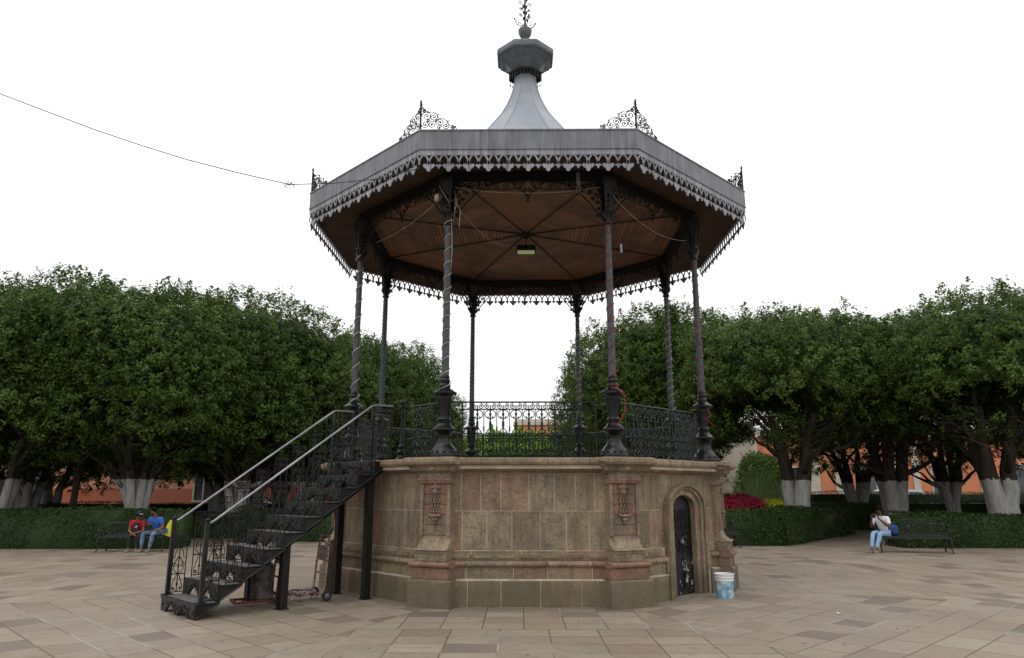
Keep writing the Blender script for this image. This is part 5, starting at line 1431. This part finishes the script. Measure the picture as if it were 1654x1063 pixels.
HR=plain('black_hair',(.005,.004,.004),(.010,.008,.008),30,.7,spec=.04)
WH=plain('white_cotton',(.72,.72,.75),(.55,.55,.60),9,.85); BL=plain('blue_cotton',(.045,.16,.52),(.03,.11,.38),9,.85); RD=plain('red_cotton',(.42,.025,.04),(.3,.015,.03),9,.85)
NV=plain('navy_cotton',(.018,.02,.04),(.03,.032,.055),9,.85); JN=plain('light_blue_jeans',(.17,.28,.44),(.28,.40,.56),12,.85); JD=plain('mid_blue_jeans',(.08,.13,.22),(.17,.25,.36),10,.85,lo=.45,hi=.6); BK=plain('black_cloth',(.015,.015,.017),(.03,.03,.033),10,.85)
SH=plain('grey_shoe',(.12,.11,.11),(.3,.28,.27),14,.6)
def seated(lean=.12,headf=.1,kx=.12,kz=.50,ax=.12,ay=-.48,wl=None,wr=None,ell=None,elr=None,look=(0,-1,-.5),hx=0,y0=0.0,sx=0.):
    return dict(pelvis=(0,y0,.53),chest=(sx,y0-lean,.86),neck=(sx,y0-lean-.04,1.03),head=(sx+hx,y0-lean-headf,1.165),
      shl=(sx+.185,y0-lean,.955),shr=(sx-.185,y0-lean,.955),ell=ell or (.25,y0-lean-.04,.70),elr=elr or (-.25,y0-lean-.04,.70),
      wrl=wl or (.10,y0-.36,.66),wrr=wr or (-.10,y0-.36,.66),hipl=(.09,y0-.02,.52),hipr=(-.09,y0-.02,.52),
      knl=(kx,y0-.44,kz+.03),knr=(-kx,y0-.44,kz+.03),anl=(ax,y0+ay,.09),anr=(-ax,y0+ay-.03,.09),tol=(ax+.02,y0+ay-.15,.035),tor=(-ax-.02,y0+ay-.18,.035),look=look)
def phone(p,rot=0,parent=None):
    def f(root):
        b=MB(); b.box(-.036,.036,-.072,.072,-.004,.004); o=b.build('phone',BK); o.location=p; o.rotation_euler=(R(35),0,rot)
    return f
# left bench: boy in red shirt and cap, man in blue
P1=seated(lean=.24,headf=.16,wl=(.03,-.50,.60),wr=(-.02,-.48,.58),ell=(.22,-.30,.66),elr=(-.22,-.30,.66),hx=.07,look=(.6,-1,-.5))
def redfront(root):
    b=MB(); b.prism([(-.062,.76),(.062,.76),(.062,.93),(-.062,.93)],-.335,-.33); 
def capf(root):
    b=MB(); c=(.07,-.40,1.215); T=TR(*c)
    b.lathe([(.094,-.015),(.098,.02),(.088,.06),(.06,.09),(.01,.10)],16,T)
    o=b.build('cap',NV,root,smooth='auto'); 
    v=MB(); pts=[(.03,-.085),(.10,-.02),(.17,-.09),(.16,-.15),(.10,-.15)]
    v.prism(pts,-.012,.0,T,'xy'); v.build('cap_peak',WH,o)
    b=MB(); b.prism([(-.075,.68),(.075,.68),(.06,.93),(-.06,.93)],-.365,-.345); o=b.build('shirt_panel',NV,root); 
    b=MB(); b.prism([(-.03,.79),(.0,.775),(.045,.80),(.05,.83),(.01,.82)],-.372,-.366); b.build('shirt_badge',WH,o)
person((-11.62,6.56),R(8),'child in a red and navy shirt and cap sitting hunched beside the man in blue',SK1,RD,BK,HR,SH,P1,scale=.90,extra=capf)
P2=seated(lean=.17,headf=.12,wl=(.14,-.40,.60),wr=(-.02,-.40,.80),ell=(.27,-.16,.68),elr=(-.26,-.20,.72),hx=0,kx=.17,look=(-.15,-1,-.8)); 
person((-11.08,6.62),R(-12),'man in a blue T-shirt and jeans looking down at the phone in his hand',SK1,BL,JD,HR,SH,P2,scale=1.0)
b=MB(); b.box(-.036,.036,-.06,.06,-.004,.004); o=b.build('phone',BK,loc=(-11.03,6.10,.815)); o.rotation_euler=(R(30),0,R(-12)); tag(o,'dark phone held by the man in blue','phone')
# yellow shopping bag beside him
b=MB(); vs=[];
for i in range(9):
    f_=i/8
    for j in range(9):
        g_=j/8; x=(-.15+.30*f_)*(1-.12*g_); z=g_*.46; y=-.035*math.sin(f_*PI)*(1-g_*.4)+.012*math.sin(f_*13+g_*7); vs.append((x+.10*g_,y,z))
n0=len(vs)
vs+= [(x,y*-1+.012,z) for x,y,z in vs]
f=[(i*9+j,(i+1)*9+j,(i+1)*9+j+1,i*9+j+1) for i in range(8) for j in range(8)]; f+=[tuple(n0+q for q in t[::-1]) for t in f]
f+=[(j,j+1,n0+j+1,n0+j) for j in range(8)]+[(72+j,72+j+1,n0+72+j+1,n0+72+j) for j in range(8)]+[(i*9,(i+1)*9,n0+(i+1)*9,n0+i*9) for i in range(8)]
b.add(vs,f)
bag=b.build('shopping_bag',plain('yellow_plastic',(.62,.60,.02),(.5,.47,.02),9,.4),loc=(-10.73,6.42,.46),smooth='auto'); bag.rotation_euler=(0,R(14),R(-15)); tag(bag,'bright yellow plastic bag standing on the bench beside the man in blue','bag')
b=MB(); b.prism([(-.07,.10),(.02,.08),(.05,.18),(-.03,.22)],-.058,-.05); b.build('bag_print',BL,bag)
# man in white on the right bench
P3=seated(lean=.10,headf=.07,wl=(.06,-.36,.94),wr=(-.13,-.37,.93),ell=(.27,-.20,.70),elr=(-.24,-.24,.68),kx=.10,ax=.06,ay=-.66,look=(-.1,-1,-.5)); P3['hdl']=(-.3,-.25,.9); P3['hdr']=(.3,-.25,.9)
person((10.55,6.72),R(-52),'man in white T-shirt and pale jeans on the right bench, hands raised to his phone',SK2,WH,JN,HR,SH,P3,sleeve=.75,scale=1.03)
b=MB(); b.box(-.04,.04,-.004,.004,-.07,.07); o=b.build('phone',BK,loc=(10.22,6.52,1.04)); o.rotation_euler=(R(-20),0,R(-52)); tag(o,'dark phone held up by the man in white','phone')
b=MB(); b.blob((0,0,.16),(.17,.10,.17)); b.blob((0,-.06,.10),(.11,.05,.09)); o=b.build('backpack',plain('navy_bag',(.02,.04,.14),(.03,.06,.2),8,.8),loc=(10.90,6.86,.455),smooth=True); tag(o,'navy backpack on the bench beside the man in white','bag')
# person half hidden behind the stone base
P4=seated(lean=.20,headf=.12,wl=(.05,-.42,.62),wr=(-.06,-.42,.62),look=(-.2,-1,-.6))
person((5.65,8.55),R(10),'person in a dark jacket sitting half hidden by the right edge of the stone base',SK1,NV,BK,HR,SH,P4,sleeve=1.2)
b=MB(); b.box(-.10,.10,-.07,.07,0,.02); o=b.build('open_book',M['cablew'],loc=(5.68,8.06,.62)); o.rotation_euler=(R(25),0,R(10)); tag(o,'pale open booklet in the hands of the person in the dark jacket','book')
